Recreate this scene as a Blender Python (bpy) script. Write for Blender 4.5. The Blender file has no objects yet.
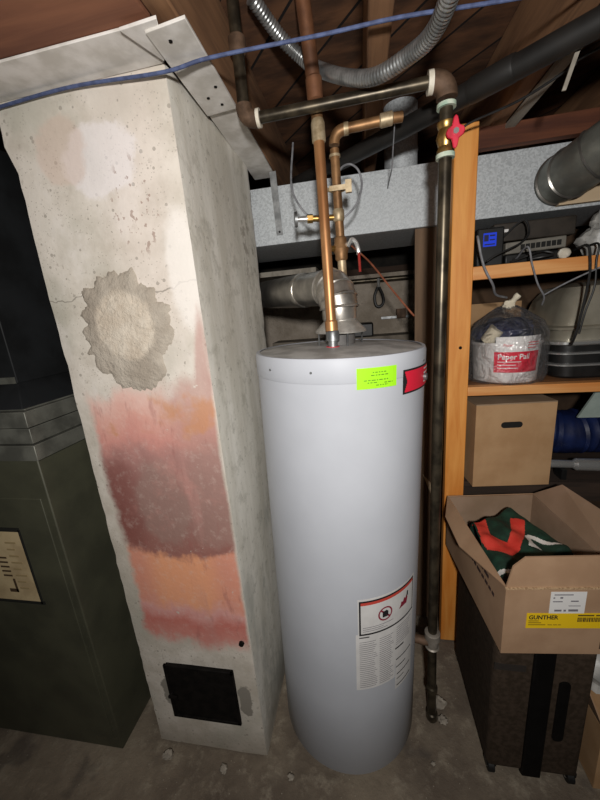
import bpy, bmesh, math, random
from mathutils import Vector, Matrix, noise as mnoise
random.seed(7)
scene = bpy.context.scene
COL = scene.collection
PI = math.pi

# ------------------------------------------------------------------ helpers
def lin(h):
    h = h.lstrip('#')
    o = []
    for i in (0, 2, 4):
        v = int(h[i:i+2], 16) / 255
        o.append(v / 12.92 if v <= .04045 else ((v + .055) / 1.055) ** 2.4)
    return (*o, 1.0)

class E_:
    """small node-expression wrapper"""
    def __init__(s, nt, sock): s.nt, s.s = nt, sock
    def _m(s, op, b=None, c=None, clamp=False):
        n = s.nt.nodes.new('ShaderNodeMath'); n.operation = op; n.use_clamp = clamp
        for i, v in enumerate((s, b, c)):
            if v is None: continue
            if isinstance(v, E_): s.nt.links.new(v.s, n.inputs[i])
            else: n.inputs[i].default_value = v
        return E_(s.nt, n.outputs[0])
    def __add__(s, o): return s._m('ADD', o)
    def __sub__(s, o): return s._m('SUBTRACT', o)
    def __mul__(s, o): return s._m('MULTIPLY', o)
    def __neg__(s): return s._m('MULTIPLY', -1.0)
    def abs(s): return s._m('ABSOLUTE')
    def gt(s, o): return s._m('GREATER_THAN', o)
    def lt(s, o): return s._m('LESS_THAN', o)
    def max(s, o): return s._m('MAXIMUM', o)
    def min(s, o): return s._m('MINIMUM', o)
    def ss(s, a, b):
        n = s.nt.nodes.new('ShaderNodeMapRange'); n.interpolation_type = 'SMOOTHSTEP'
        s.nt.links.new(s.s, n.inputs[0]); n.inputs[1].default_value = a; n.inputs[2].default_value = b
        return E_(s.nt, n.outputs[0])

class Mat:
    def __init__(s, name):
        s.m = bpy.data.materials.new(name); s.m.use_nodes = True
        s.nt = s.m.node_tree; s.b = s.nt.nodes['Principled BSDF']
        s.tc = s.nt.nodes.new('ShaderNodeTexCoord')
        s.geo = None
    def xyz(s):
        n = s.nt.nodes.new('ShaderNodeSeparateXYZ'); s.nt.links.new(s.tc.outputs['Object'], n.inputs[0])
        return [E_(s.nt, o) for o in n.outputs]
    def normal(s):
        g = s.nt.nodes.new('ShaderNodeNewGeometry'); n = s.nt.nodes.new('ShaderNodeSeparateXYZ')
        s.nt.links.new(g.outputs['True Normal'], n.inputs[0]); return [E_(s.nt, o) for o in n.outputs]
    def coord(s, scale=(1, 1, 1), rot=(0, 0, 0)):
        n = s.nt.nodes.new('ShaderNodeMapping'); s.nt.links.new(s.tc.outputs['Object'], n.inputs[0])
        n.inputs['Scale'].default_value = scale; n.inputs['Rotation'].default_value = rot
        return n.outputs[0]
    def noise(s, scale, detail=4, rough=.55, stretch=(1, 1, 1), rot=(0, 0, 0), dist=0):
        n = s.nt.nodes.new('ShaderNodeTexNoise'); s.nt.links.new(s.coord(stretch, rot), n.inputs['Vector'])
        n.inputs['Scale'].default_value = scale; n.inputs['Detail'].default_value = detail
        n.inputs['Roughness'].default_value = rough; n.inputs['Distortion'].default_value = dist
        return E_(s.nt, n.outputs['Fac'])
    def voro(s, scale, feature='F1', out='Distance', stretch=(1, 1, 1)):
        n = s.nt.nodes.new('ShaderNodeTexVoronoi'); n.feature = feature
        s.nt.links.new(s.coord(stretch), n.inputs['Vector']); n.inputs['Scale'].default_value = scale
        return E_(s.nt, n.outputs[out])
    def mix(s, f, a, b):
        n = s.nt.nodes.new('ShaderNodeMix'); n.data_type = 'RGBA'
        ins = [i for i in n.inputs if i.type == 'RGBA']
        if isinstance(f, E_): s.nt.links.new(f.s, n.inputs[0])
        else: n.inputs[0].default_value = f
        for i, v in zip(ins, (a, b)):
            if isinstance(v, tuple): i.default_value = v
            else: s.nt.links.new(v, i)
        return [o for o in n.outputs if o.type == 'RGBA'][0]
    def ramp(s, x, stops):
        n = s.nt.nodes.new('ShaderNodeValToRGB'); s.nt.links.new(x.s, n.inputs[0])
        cr = n.color_ramp
        while len(cr.elements) < len(stops): cr.elements.new(.5)
        for e, (p, c) in zip(cr.elements, stops): e.position = p; e.color = c
        return n.outputs[0]
    def color(s, c):
        i = s.b.inputs['Base Color']
        if isinstance(c, tuple): i.default_value = c
        else: s.nt.links.new(c, i)
    def set(s, rough=.6, metal=0, **k):
        if isinstance(rough, E_): s.nt.links.new(rough.s, s.b.inputs['Roughness'])
        else: s.b.inputs['Roughness'].default_value = rough
        s.b.inputs['Metallic'].default_value = metal
        for kk, v in k.items(): s.b.inputs[kk.replace('_', ' ')].default_value = v
    def bump(s, h, strength=.3, dist=.01):
        n = s.nt.nodes.new('ShaderNodeBump'); s.nt.links.new(h.s, n.inputs['Height'])
        n.inputs['Strength'].default_value = strength; n.inputs['Distance'].default_value = dist
        s.nt.links.new(n.outputs[0], s.b.inputs['Normal'])

def simple(name, c1, c2=None, scale=8, rough=.6, metal=0, bump=0, stretch=(1, 1, 1), lo=.35, hi=.65, detail=5, **k):
    M = Mat(name)
    if c2:
        n = M.noise(scale, detail, stretch=stretch)
        M.color(M.mix(n.ss(lo, hi), lin(c1), lin(c2)))
        if bump: M.bump(n, bump, .01)
    else: M.color(lin(c1))
    M.set(rough, metal, **k)
    return M.m

def wood(name, c1, c2, axis='z', rough=.6, scale=6, bump=.15):
    st = {'x': (.08, 1, 1), 'y': (1, .08, 1), 'z': (1, 1, .08)}[axis]
    M = Mat(name)
    a = M.noise(scale * 5, 5, .6, st, dist=.6); b = M.noise(scale, 3, .5, tuple(min(1, q * 4) for q in st))
    f = (a * .65 + b * .5).ss(.38, .78)
    M.color(M.mix(f, lin(c1), lin(c2))); M.set(rough); M.bump(a, bump, .004)
    return M.m

# ------------------------------------------------------------------ mesh builder
class MB:
    def __init__(s): s.bm = bmesh.new(); s.mi = 0
    def _f(s, vs):
        try:
            f = s.bm.faces.new(vs); f.material_index = s.mi; f.smooth = True; return f
        except ValueError: return None
    def box(s, lo, hi, rot=None, pivot=None):
        vs = [Vector((x, y, z)) for x in (lo[0], hi[0]) for y in (lo[1], hi[1]) for z in (lo[2], hi[2])]
        if rot:
            p = Vector(pivot) if pivot else (Vector(lo) + Vector(hi)) / 2
            vs = [p + rot @ (v - p) for v in vs]
        b = [s.bm.verts.new(v) for v in vs]
        for q in ((0, 1, 3, 2), (4, 6, 7, 5), (0, 4, 5, 1), (2, 3, 7, 6), (0, 2, 6, 4), (1, 5, 7, 3)):
            s._f([b[i] for i in q])
        return s
    def frustum(s, a, b):           # a, b: (x0,x1,y0,y1,z) rectangles
        vs = []
        for (x0, x1, y0, y1, z) in (a, b):
            vs += [s.bm.verts.new(p) for p in ((x0, y0, z), (x1, y0, z), (x1, y1, z), (x0, y1, z))]
        s._f(vs[3::-1]); s._f(vs[4:])
        for i in range(4): s._f([vs[i], vs[(i+1) % 4], vs[4+(i+1) % 4], vs[4+i]])
        return s
    def tube(s, pts, r, seg=14, cap=True, flat=None):
        pts = [Vector(p) for p in pts]; n = len(pts)
        rr = r if isinstance(r, (list, tuple)) else [r] * n
        up = None; rings = []
        for i, p in enumerate(pts):
            t = (pts[min(i+1, n-1)] - pts[max(i-1, 0)])
            t = t.normalized() if t.length > 1e-9 else Vector((0, 0, 1))
            if up is None:
                up = Vector((0, 0, 1)) if abs(t.z) < .9 else Vector((0, 1, 0))
            u = (up - t * up.dot(t)).normalized(); w = t.cross(u); up = u
            fa, fb = flat if flat else (1, 1)
            rings.append([s.bm.verts.new(p + (u * math.cos(2*PI*k/seg) * fa + w * math.sin(2*PI*k/seg) * fb) * rr[i]) for k in range(seg)])
        for a, b in zip(rings, rings[1:]):
            for k in range(seg): s._f([a[k], a[(k+1) % seg], b[(k+1) % seg], b[k]])
        if cap: s._f(rings[0][::-1]); s._f(rings[-1])
        return s
    def lathe(s, prof, seg=48, c=(0, 0, 0), wob=None, cap=True):
        rings = []
        for (r, z) in prof:
            rings.append([s.bm.verts.new((c[0] + (r + (wob(k/seg, z) if wob else 0)) * math.sin(2*PI*k/seg),
                                          c[1] - (r + (wob(k/seg, z) if wob else 0)) * math.cos(2*PI*k/seg), c[2] + z)) for k in range(seg)])
        for a, b in zip(rings, rings[1:]):
            for k in range(seg): s._f([a[k], a[(k+1) % seg], b[(k+1) % seg], b[k]])
        if cap: s._f(rings[0][::-1]); s._f(rings[-1])
        return s
    def poly(s, pts): s._f([s.bm.verts.new(p) for p in pts]); return s
    def slab(s, pts, off):          # polygon extruded by a vector
        off = Vector(off); n = len(pts)
        a = [s.bm.verts.new(p) for p in pts]; b = [s.bm.verts.new(Vector(p) + off) for p in pts]
        s._f(a); s._f(b[::-1])
        for i in range(n): s._f([a[i], b[i], b[(i+1) % n], a[(i+1) % n]])
        return s
    def sphere(s, c, r, seg=16, sq=(1, 1, 1), jit=0):
        g = bmesh.ops.create_uvsphere(s.bm, u_segments=seg, v_segments=max(6, seg//2), radius=1)
        for v in g['verts']:
            k = 1 + (jit * mnoise.noise(v.co * 2.3 + Vector(c) * 9) if jit else 0)
            v.co = Vector((v.co.x*sq[0], v.co.y*sq[1], v.co.z*sq[2])) * r * k + Vector(c)
        for f in s.bm.faces:
            pass
        for v in g['verts']:
            for f in v.link_faces: f.material_index = s.mi; f.smooth = True
        return s
    def build(s, name, mat, parent=None, local=False, bevel=0, sharp=35, origin=None, flip=True, subsurf=0, seg=2):
        bm = s.bm
        if flip: bmesh.ops.recalc_face_normals(bm, faces=bm.faces)
        me = bpy.data.meshes.new(name)
        o = bpy.data.objects.new(name, me); COL.objects.link(o)
        if parent is None:
            if origin is None:
                xs = [v.co.x for v in bm.verts]; ys = [v.co.y for v in bm.verts]; zs = [v.co.z for v in bm.verts]
                origin = ((min(xs)+max(xs))/2, (min(ys)+max(ys))/2, min(zs))
            if not local:
                bmesh.ops.translate(bm, verts=bm.verts, vec=-Vector(origin)); 
            o.location = origin
        else:
            o.parent = parent
            if not local:
                w = Vector((0, 0, 0)); p = parent
                while p: w += p.location; p = p.parent
                bmesh.ops.translate(bm, verts=bm.verts, vec=-w)
        bm.to_mesh(me); bm.free()
        for m in (mat if isinstance(mat, (list, tuple)) else [mat]): me.materials.append(m)
        me.set_sharp_from_angle(angle=math.radians(sharp))
        if bevel:
            b = o.modifiers.new('bevel', 'BEVEL'); b.width = bevel; b.segments = seg; b.limit_method = 'ANGLE'; b.angle_limit = math.radians(40)
        if subsurf:
            b = o.modifiers.new('sub', 'SUBSURF'); b.levels = subsurf; b.render_levels = subsurf
        return o

def tag(o, label, cat, group=None, kind=None):
    o['label'] = label; o['category'] = cat
    if group: o['group'] = group
    if kind: o['kind'] = kind
    return o
def struct(o): o['kind'] = 'structure'; return o
def thing(name, loc, label, cat, group=None, rot=(0, 0, 0)):
    o = bpy.data.objects.new(name, None); COL.objects.link(o); o.location = loc; o.rotation_euler = rot
    o.empty_display_size = .05
    return tag(o, label, cat, group)
def plab(o, label): o['label'] = label; return o

def spline(pts, n=12):              # Catmull-Rom
    P = [Vector(p) for p in pts]; P = [P[0]*2-P[1]] + P + [P[-1]*2-P[-2]]
    out = []
    for i in range(1, len(P)-2):
        for k in range(n):
            t = k/n; a, b, c, d = P[i-1], P[i], P[i+1], P[i+2]
            out.append(.5*((2*b)+(-a+c)*t+(2*a-5*b+4*c-d)*t*t+(-a+3*b-3*c+d)*t**3))
    out.append(P[-2]); return out
def arc_pts(a, corner, b, r, n=8):  # rounded corner polyline
    a, c, b = Vector(a), Vector(corner), Vector(b)
    u = (a-c).normalized(); v = (b-c).normalized()
    p, q = c+u*r, c+v*r
    return [p*(1-t)**2 + c*2*t*(1-t) + q*t*t for t in [i/n for i in range(n+1)]]

def text_mesh(txt, size, fn, mb, align='LEFT', bold=0.0):
    """adds flat text to mb; fn maps (x,y) in text plane to a 3-D point"""
    cu = bpy.data.curves.new('t', 'FONT'); cu.body = txt; cu.size = size; cu.align_x = align; cu.offset = bold
    cu.resolution_u = 3
    ob = bpy.data.objects.new('t', cu); COL.objects.link(ob)
    dg = bpy.context.evaluated_depsgraph_get(); me = ob.evaluated_get(dg).to_mesh()
    vs = [mb.bm.verts.new(fn(v.co.x, v.co.y)) for v in me.vertices]
    for p in me.polygons: mb._f([vs[i] for i in p.vertices])
    ob.evaluated_get(dg).to_mesh_clear()
    bpy.data.objects.remove(ob); bpy.data.curves.remove(cu)

# ------------------------------------------------------------------ materials
M = {}
def chimney_mat():
    m = Mat('painted_plaster'); x, y, z = m.xyz(); nx, ny, nz = m.normal()
    u = x + (-.62)
    n1 = m.noise(5, 5); n2 = m.noise(18, 5, .65); n3 = m.noise(70, 3); nv = m.noise(9, 4, .6, (1, 1, .18))
    base = m.mix((n1 * .7 + n2 * .4).ss(.38, .70), lin('#bfb6a8'), lin('#ded6cb'))
    base = m.mix(m.noise(3.2, 4).ss(.48, .68) * .7, base, lin('#b4b1a3'))
    base = m.mix((m.noise(2.6, 5, .6, (1.6, 1, 1)) + (z + (-1.55)).abs() * -.2).ss(.5, .62) * .6, base, lin('#e9e2dc'))
    base = m.mix(m.noise(45, 5, .75).ss(.56, .7) * .5, base, lin('#a59c90'))
    # warm flush near the middle/right of the front
    base = m.mix(((u - (-.52)).abs().ss(.02, .14)._m('SUBTRACT', 1).abs() * z.ss(1.4, 1.6) * .35), base, lin('#eadbd2'))
    # pits
    v = m.voro(34); pit = v.lt(.15) * n2.gt(.47)
    base = m.mix(pit * .6, base, lin('#8f877c'))
    v2 = m.voro(120); base = m.mix(v2.lt(.2) * m.noise(12, 2).gt(.5) * .45, base, lin('#8d8579'))
    # hairline cracks
    ck = (z + (-1.695) + (m.noise(6, 4) - .5) * .13).abs().lt(.0016)
    base = m.mix(ck * m.noise(11, 2).ss(.4, .55) * .6, base, lin('#6e665c'))
    def blob(cu, cz, ru, rz_):
        d = ((u + (-cu)) * (1/ru)); e = ((z + (-cz)) * (1/rz_))
        return (d * d + e * e)._m('SQRT').ss(.2, 1.0)._m('SUBTRACT', 1).abs()
    base = m.mix((blob(-.60, 1.99, .16, .13) + (n2 - .5) * .9).ss(.35, .6) * .6, base, lin('#efe9ea'))
    base = m.mix((blob(-.70, 2.02, .12, .13) + (n2 - .5) * .9).ss(.4, .7) * .45, base, lin('#d2b7a6'))
    sp = m.noise(75, 3, .6, (1, 1, .6)).gt(.60) * (blob(-.53, 1.88, .10, .17) + (n2 - .5) * .6).ss(.3, .6)
    base = m.mix(sp * .6, base, lin('#8b6a5c'))
    base = m.mix((blob(-.43, 1.72, .07, .22) + (n2 - .5) * .6).ss(.2, .7) * .7, base, lin('#f2ece6'))
    # side face: grey stains and streaks, base colour lightened to stand in for light
    side = nx.gt(.5)
    sidec = m.mix(nv.ss(.36, .66), lin('#d8d3c6'), lin('#f2eee4'))
    sidec = m.mix(m.noise(16, 6, .7).ss(.5, .66) * .5, sidec, lin('#b5b0a2'))
    sidec = m.mix(m.noise(60, 4, .7).gt(.64) * .5, sidec, lin('#8f8a7e'))
    sidec = m.mix((m.noise(24, 5, .7).ss(.5, .62)) * ((y + (-.18)).abs().lt(.07)) * ((z + (-1.85)).abs().ss(.06, .16)._m('SUBTRACT', 1).abs()) * .6, sidec, lin('#8c7f6e'))
    sidec = m.mix(m.noise(7, 4, .6, (1, 1, .45)).ss(.5, .68) * (z * -1 + 1.9).ss(.1, 1.3) * .6, sidec, lin('#a9a9a0'))
    base = m.mix(side, base, sidec)
    # the painted zone of the front
    zz = z + (n1 - .5) * .16 + (n2 - .5) * .07 + (nv - .5) * .12
    k = (zz + (-.45)) * (1 / 1.1)
    def p(zv): return (zv - .45) / 1.1
    paint = m.ramp(k, [(0, lin('#dcae9f')), (p(.52), lin('#d08c80')), (p(.60), lin('#c6766a')), (p(.655), lin('#d99e96')), (p(.70), lin('#e8a27c')),
                       (p(.865), lin('#e8a27a')), (p(.89), lin('#97665c')), (p(1.0), lin('#8f635b')), (p(1.14), lin('#9b7069')), (p(1.215), lin('#b0817a')),
                       (p(1.27), lin('#d29388')), (p(1.33), lin('#dca597')), (p(1.40), lin('#e6c3b7')), (p(1.5), lin('#e0c6bc'))])
    lft = ((u * -1) + (-.70) + (n1 - .5) * .1).ss(-.04, .06) * (zz + (-.88)).ss(0, .03) * ((zz * -1) + 1.25).ss(0, .08)
    paint = m.mix(lft * .6, paint, lin('#7a4038'))
    rgt = (u + .56 + (n1 - .5) * .2).ss(-.05, .10) * (zz + (-.9)).ss(0, .05)
    paint = m.mix(rgt * .5, paint, lin('#a6897f'))
    paint = m.mix((blob(-.62, 1.06, .13, .22) + (n2 - .5) * .8).ss(.2, .6) * .45, paint, lin('#9c857b'))
    paint = m.mix((nv.ss(.52, .66)) * (u + .60).ss(0, .1) * .5, paint, lin('#c08f86'))
    paint = m.mix(((u + .60).abs().ss(.06, .16)) * (zz + (-.66)).ss(0, .03) * ((zz * -1) + .90).ss(0, .04) * .6, paint, lin('#cf8a7e'))
    paint = m.mix(m.noise(34, 6, .75).ss(.5, .68) * .2, paint, lin('#e3cfc4'))
    paint = m.mix(m.noise(5, 4, .6).ss(.52, .62) * ((zz * -1) + 1.42).ss(0, .03) * (zz + (-1.27)).ss(0, .03) * .7, paint, lin('#c98d63'))
    # mottled lighter wear in the maroon band, orange patch
    paint = m.mix(m.noise(6, 5, .7).ss(.55, .75) * .35, paint, lin('#d2958a'))
    paint = m.mix(m.noise(26, 4, .7, (1, 1, .3)).ss(.56, .72) * .4, paint, lin('#9a605a'))
    ed = (n1 - .5) * .09 + (n2 - .5) * .05
    uL = (u + .800 + ed).ss(-.008, .022)
    topcut = ((zz * -1) + 1.425 + (u + .46).ss(0, .05) * .16 + (u + .62).ss(0, .16) * .05).ss(-.02, .05)
    botcut = (zz + (-.505)).ss(-.02, .04)
    uR = ((u * -1) + (-.405) + ed * .25).ss(-.005, .010)
    mask = uL * uR * topcut * botcut * ny.lt(-.5)
    # chips in the paint
    chip = m.noise(32, 4, .6).gt(.72) * m.noise(7, 2).gt(.48)
    mask = mask * ((chip * -.75) + 1)
    col = m.mix(mask, base, paint)
    # reddish streak running down the right edge of the front, darker tone towards the foot
    st = ((u + .405).abs().ss(.0, .03)._m('SUBTRACT', 1).abs()) * nv.ss(.42, .6) * (z + (-.9)).ss(0, .2) * ((z * -1) + 1.66).ss(0, .12) * ny.lt(-.5)
    col = m.mix(st * .6, col, lin('#b0857c'))
    g = ((z * -1) + .13 + (n1 - .5) * .2).ss(0, .13)
    col = m.mix(g * .5, col, lin('#8b8172'))
    # bare grey patches beside the clean-out
    gp = ((z + (-.27)).abs().ss(.03, .10)._m('SUBTRACT', 1).abs()) * ((u + .745).abs().ss(.0, .05)._m('SUBTRACT', 1).abs().max((u + .455).abs().ss(.0, .045)._m('SUBTRACT', 1).abs())) * ny.lt(-.5)
    col = m.mix((gp + (n2 - .5) * 1.6).ss(.35, .5) * gp.gt(.05), col, lin('#8f897f'))
    m.color(col); m.set(.85); m.bump(n2 * .35 + n3 * .5 + pit * -.6, .3, .006)
    return m.m
M['chimney'] = chimney_mat()
def mortar_mat():
    m = Mat('grey_mortar'); x, y, z = m.xyz()
    r = (x * x + z * z * .95)._m('SQRT'); n = m.noise(14, 5, .65); n2 = m.noise(70, 4, .7)
    f = (r + (n - .5) * .035).ss(.078, .096)
    c = m.mix(n.ss(.35, .65), lin('#c3b5a3'), lin('#d6cbbb'))
    d = m.mix(m.noise(9, 4).ss(.4, .65), lin('#a59a8c'), lin('#bbb1a3'))
    c = m.mix(f, c, d); c = m.mix(n2.ss(.55, .8) * .5, c, lin('#7d7266'))
    m.color(c); m.set(.95); m.bump(n2 + n, .8, .008); return m.m
M['mortar'] = mortar_mat()
def floor_mat():
    m = Mat('dirty_concrete'); n = m.noise(2.2, 6, .6); n2 = m.noise(14, 6, .7)
    c = m.mix(n.ss(.35, .65), lin('#665a4e'), lin('#928573')); c = m.mix(n2.ss(.5, .72) * .6, c, lin('#ada28f'))
    c = m.mix(m.noise(6, 3).ss(.58, .68) * .5, c, lin('#4c4541'))
    c = m.mix(m.voro(40).lt(.07), c, lin('#a39a8a'))
    m.color(c); m.set(.9); m.bump(n2, .5, .02); return m.m
M['floor'] = floor_mat()
def ceil_mat():
    m = Mat('diagonal_board_subfloor'); n = m.noise(14, 5, .6, (.3, 1, 1), (0, 0, .8))
    w = m.nt.nodes.new('ShaderNodeTexWave'); m.nt.links.new(m.coord((1, 1, 0), (0, 0, PI/4 + .1)), w.inputs['Vector'])
    w.wave_profile = 'SAW'; w.bands_direction = 'Y'; w.inputs['Scale'].default_value = 1.9
    wv = E_(m.nt, w.outputs['Fac'])
    c = m.mix(n.ss(.35, .68), lin('#412a1b'), lin('#6e4a31')); c = m.mix(wv.ss(.7, .9) * .35, c, lin('#83593a'))
    c = m.mix(wv.lt(.05), c, lin('#0d0705')); m.color(c); m.set(.85); m.bump(wv * .2 + n, .3, .01); return m.m
M['ceiling'] = ceil_mat()
M['joist'] = wood('old_brown_joist', '#68482f', '#98704e', 'y', .85)
M['header'] = wood('old_brown_header', '#6b4230', '#8f5e44', 'x', .85)
M['ledger'] = wood('reddish_ledger', '#4a2618', '#7c482c', 'x', .8)
M['post'] = wood('orange_pine_post', '#d07a28', '#f0aa58', 'z', .55)
M['rail'] = wood('orange_pine_rail', '#d58a48', '#f0b878', 'x', .5)
M['plank'] = wood('brown_plank_panel', '#4f3c2c', '#755d46', 'z', .8)
M['shelf'] = wood('shelf_board', '#6b4426', '#a06c3e', 'x', .7)
M['lath'] = wood('pale_lath', '#7d766b', '#aaa295', 'y', .8)
M['backbeam'] = wood('dark_sill', '#241a13', '#46352a', 'x', .9)
M['blackwall'] = simple('black_wall', '#14120f', '#2a2620', 12, .95, bump=.3)
def block():
    m = Mat('grey_foundation'); n = m.noise(5, 6, .65); n2 = m.noise(40, 4)
    c = m.mix(n.ss(.35, .68), lin('#95897a'), lin('#bcb0a2')); c = m.mix(n2.ss(.6, .75) * .5, c, lin('#5e554b'))
    m.color(c); m.set(.95); m.bump(n2 + n, .5, .02); return m.m
M['block'] = block()
M['drywall'] = simple('white_drywall', '#c9c4bc', '#e6e2dd', 14, .9, bump=.05)
def galv(name, c1, c2, rough=.42, metal=.75, sc=70):
    m = Mat(name); v = m.voro(sc, out='Color'); n = m.nt.nodes.new('ShaderNodeSeparateColor'); m.nt.links.new(v.s, n.inputs[0])
    f = E_(m.nt, n.outputs[0]); k = m.noise(5, 4)
    c = m.mix((f * .75 + k * .3).ss(.1, .9), lin(c1), lin(c2)); m.color(c)
    m.set(f * .18 + (rough - .08), metal); return m.m
M['galv'] = galv('galvanised_steel', '#aeb3b6', '#cbd0d3', .62, .2, 190)
M['galv2'] = simple('galvanised_pipe', '#a5a29c', '#cbc7c0', 12, .3, .9)
M['alu'] = simple('aluminium_vent', '#aaa49b', '#d8d3cb', 20, .36, .85)
M['strapm'] = simple('steel_strap', '#77797a', '#a5a7a8', 20, .45, .8)
M['shadeduct'] = simple('shaded_plenum_steel', '#1b1c1d', '#292b2d', 6, .6, .35)  # galvanised plenum, its shadow put into the near-black colour
M['band'] = simple('plenum_collar_steel', '#5f5f58', '#7d7d74', 14, .5, .4)
M['roundduct'] = simple('dull_round_duct', '#6b6c66', '#8a8b83', 12, .38, .5)
M['flex'] = simple('flex_conduit', '#8e9090', '#b9bbbb', 30, .36, .8)
M['copper'] = simple('copper_pipe', '#a8744a', '#cd9a6a', 14, .42, .65, stretch=(1, 1, .3))
M['oldcopper'] = simple('tarnished_copper', '#7a5a3c', '#a88058', 18, .5, .6)
M['solder'] = simple('solder_fitting', '#a08c6c', '#c8b595', 40, .5, .5)
M['rustpipe'] = simple('brown_old_pipe', '#5b3b28', '#7f553a', 18, .6, .4)
M['iron'] = simple('black_iron_pipe', '#3a342b', '#5e5546', 22, .36, .7)
M['elbow'] = simple('rusty_iron_elbow', '#4d3a2b', '#6e5644', 30, .7, .3, bump=.2)
M['dope'] = simple('pipe_dope', '#cfc6b4', '#e6dfd0', 50, .7)
M['dopegreen'] = simple('green_pipe_dope', '#9fb8a4', '#c9d2c0', 40, .7)
M['brass'] = simple('brass', '#a98447', '#cda768', 40, .35, .9)
M['chrome'] = simple('chrome', '#dcdcda', None, rough=.22, metal=.75)
M['redpaint'] = simple('red_handle', '#b3122c', '#d4213f', 30, .45)
M['reddark'] = simple('dark_red_lever', '#7c1f1c', '#9c2d26', 30, .5)
M['abs'] = simple('black_drain_plastic', '#151413', '#211f1d', 10, .55)
M['cord'] = simple('blue_cord', '#3e4869', '#525f85', 60, .7)
M['wiregrey'] = simple('grey_wire', '#6f7074', '#8b8c90', 40, .5)
M['blackcable'] = simple('black_cable', '#151515', '#232323', 40, .5)
M['orange'] = simple('orange_line', '#8d4f37', '#a9674b', 40, .5)
M['tank'] = simple('white_enamel', '#b9bcc3', '#c0c3ca', 3, .5, Specular_IOR_Level=.25)
M['tanktop'] = simple('grey_tank_top', '#9d9b98', '#c5c3c0', 14, .5)
M['tankbase'] = simple('tank_base_ring', '#4d4b4a', '#6b6866', 10, .7)
M['hood'] = simple('draft_hood', '#a9a59e', '#cfcbc4', 24, .45, .6)
M['green'] = simple('neon_green_paper', '#a6f01c', None, rough=.7)
M['lred'] = simple('label_red', '#e0263f', None, rough=.5)
M['ink'] = simple('label_ink', '#1c1a1c', None, rough=.7)
M['ink2'] = simple('label_grey_ink', '#77737a', None, rough=.7)
M['inkgreen'] = simple('green_sticker_ink', '#5c8a18', None, rough=.7)
M['white'] = simple('label_white', '#e6e4e2', None, rough=.5)
M['paper'] = simple('label_paper', '#d4d2d0', '#dddbd9', 20, .55)
M['maroon'] = simple('label_maroon', '#8c2338', None, rough=.6)
M['furnace'] = simple('olive_furnace_enamel', '#47473a', '#545444', 5, .5, .1)
M['furnace2'] = simple('furnace_recess', '#1a1a15', None, rough=.8)
M['tan'] = simple('aged_label_paper', '#b39d78', '#c9b48c', 16, .75)
M['blackmetal'] = simple('black_cast_iron', '#0f0d0c', '#1b1816', 30, .75, .2, Specular_IOR_Level=.15)
M['card'] = simple('brown_cardboard', '#b08a62', '#bd9870', 8, .85)
M['card2'] = simple('open_box_cardboard', '#a18063', '#b19072', 6, .85)
M['cardin'] = simple('cardboard_inside', '#8f765f', '#a08670', 6, .9)
M['cardedge'] = simple('cardboard_edge', '#c9ab86', '#9c7c5c', 200, .9)
M['yellow'] = simple('yellow_label', '#f0c81c', None, rough=.5)
M['jgreen'] = simple('dark_green_jersey', '#0e2c20', '#163c2c', 40, .8)
M['jred'] = simple('red_print', '#d8382c', '#e24a3a', 30, .75)
M['jwhite'] = simple('white_print', '#e2ded8', None, rough=.7)
M['case'] = simple('black_case_fabric', '#33291f', '#43372d', 60, .8, Specular_IOR_Level=.25)
M['case2'] = simple('black_case_band', '#060505', '#0b0a0a', 30, .6, Specular_IOR_Level=.2)
M['rubber'] = simple('wheel_rubber', '#141414', None, rough=.6)
M['pail'] = simple('white_pail', '#e0dedb', '#eae8e6', 5, .45)
M['navy'] = simple('navy_cloth', '#181d38', '#2a3052', 20, .7)
M['cream'] = simple('cream_roll', '#d8cdb4', '#e6dcc6', 20, .7)
def bagmat():
    m = Mat('clear_plastic_bag'); nt = m.nt
    t = nt.nodes.new('ShaderNodeBsdfTransparent'); g = nt.nodes.new('ShaderNodeBsdfGlossy'); g.inputs['Roughness'].default_value = .12
    d = nt.nodes.new('ShaderNodeBsdfDiffuse'); d.inputs[0].default_value = (.75, .75, .78, 1)
    n = m.noise(16, 4, .6, dist=.8); bp = nt.nodes.new('ShaderNodeBump'); nt.links.new(n.s, bp.inputs['Height']); bp.inputs['Distance'].default_value = .03; bp.inputs['Strength'].default_value = .8
    nt.links.new(bp.outputs[0], g.inputs['Normal'])
    lw = nt.nodes.new('ShaderNodeLayerWeight'); lw.inputs[0].default_value = .35; nt.links.new(bp.outputs[0], lw.inputs['Normal'])
    a = nt.nodes.new('ShaderNodeMixShader'); nt.links.new(E_(nt, lw.outputs['Facing'])._m('MULTIPLY', .22).s, a.inputs[0]); nt.links.new(t.outputs[0], a.inputs[1]); nt.links.new(d.outputs[0], a.inputs[2])
    b = nt.nodes.new('ShaderNodeMixShader'); nt.links.new((E_(nt, lw.outputs['Fresnel']) * .6 + .05).s, b.inputs[0]); nt.links.new(a.outputs[0], b.inputs[1]); nt.links.new(g.outputs[0], b.inputs[2])
    nt.links.new(b.outputs[0], nt.nodes['Material Output'].inputs[0]); return m.m
M['bag'] = bagmat()
M['whitebag'] = simple('white_plastic_bag', '#8f8e8a', '#c9c7c2', 12, .4, bump=.4)
M['pan'] = simple('satin_steel', '#9a9484', '#b5af9f', 6, .36, .45)
M['blackplastic'] = simple('black_plastic', '#121212', '#1c1c1c', 20, .45)
M['greyplastic'] = simple('grey_plastic', '#6a665e', '#7a766d', 20, .5)
M['slot'] = simple('vent_slot', '#12110f', None, rough=.8)
M['bluetarp'] = simple('blue_tarp', '#0b1538', '#142452', 10, .5, bump=.4)
M['stone'] = simple('pale_rubble', '#8f867a', '#b3aa9c', 30, .9, bump=.4)
M['ply'] = simple('pale_plywood', '#c0a888', '#d2bd9e', 7, .8, stretch=(.2, 1, 1))
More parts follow.
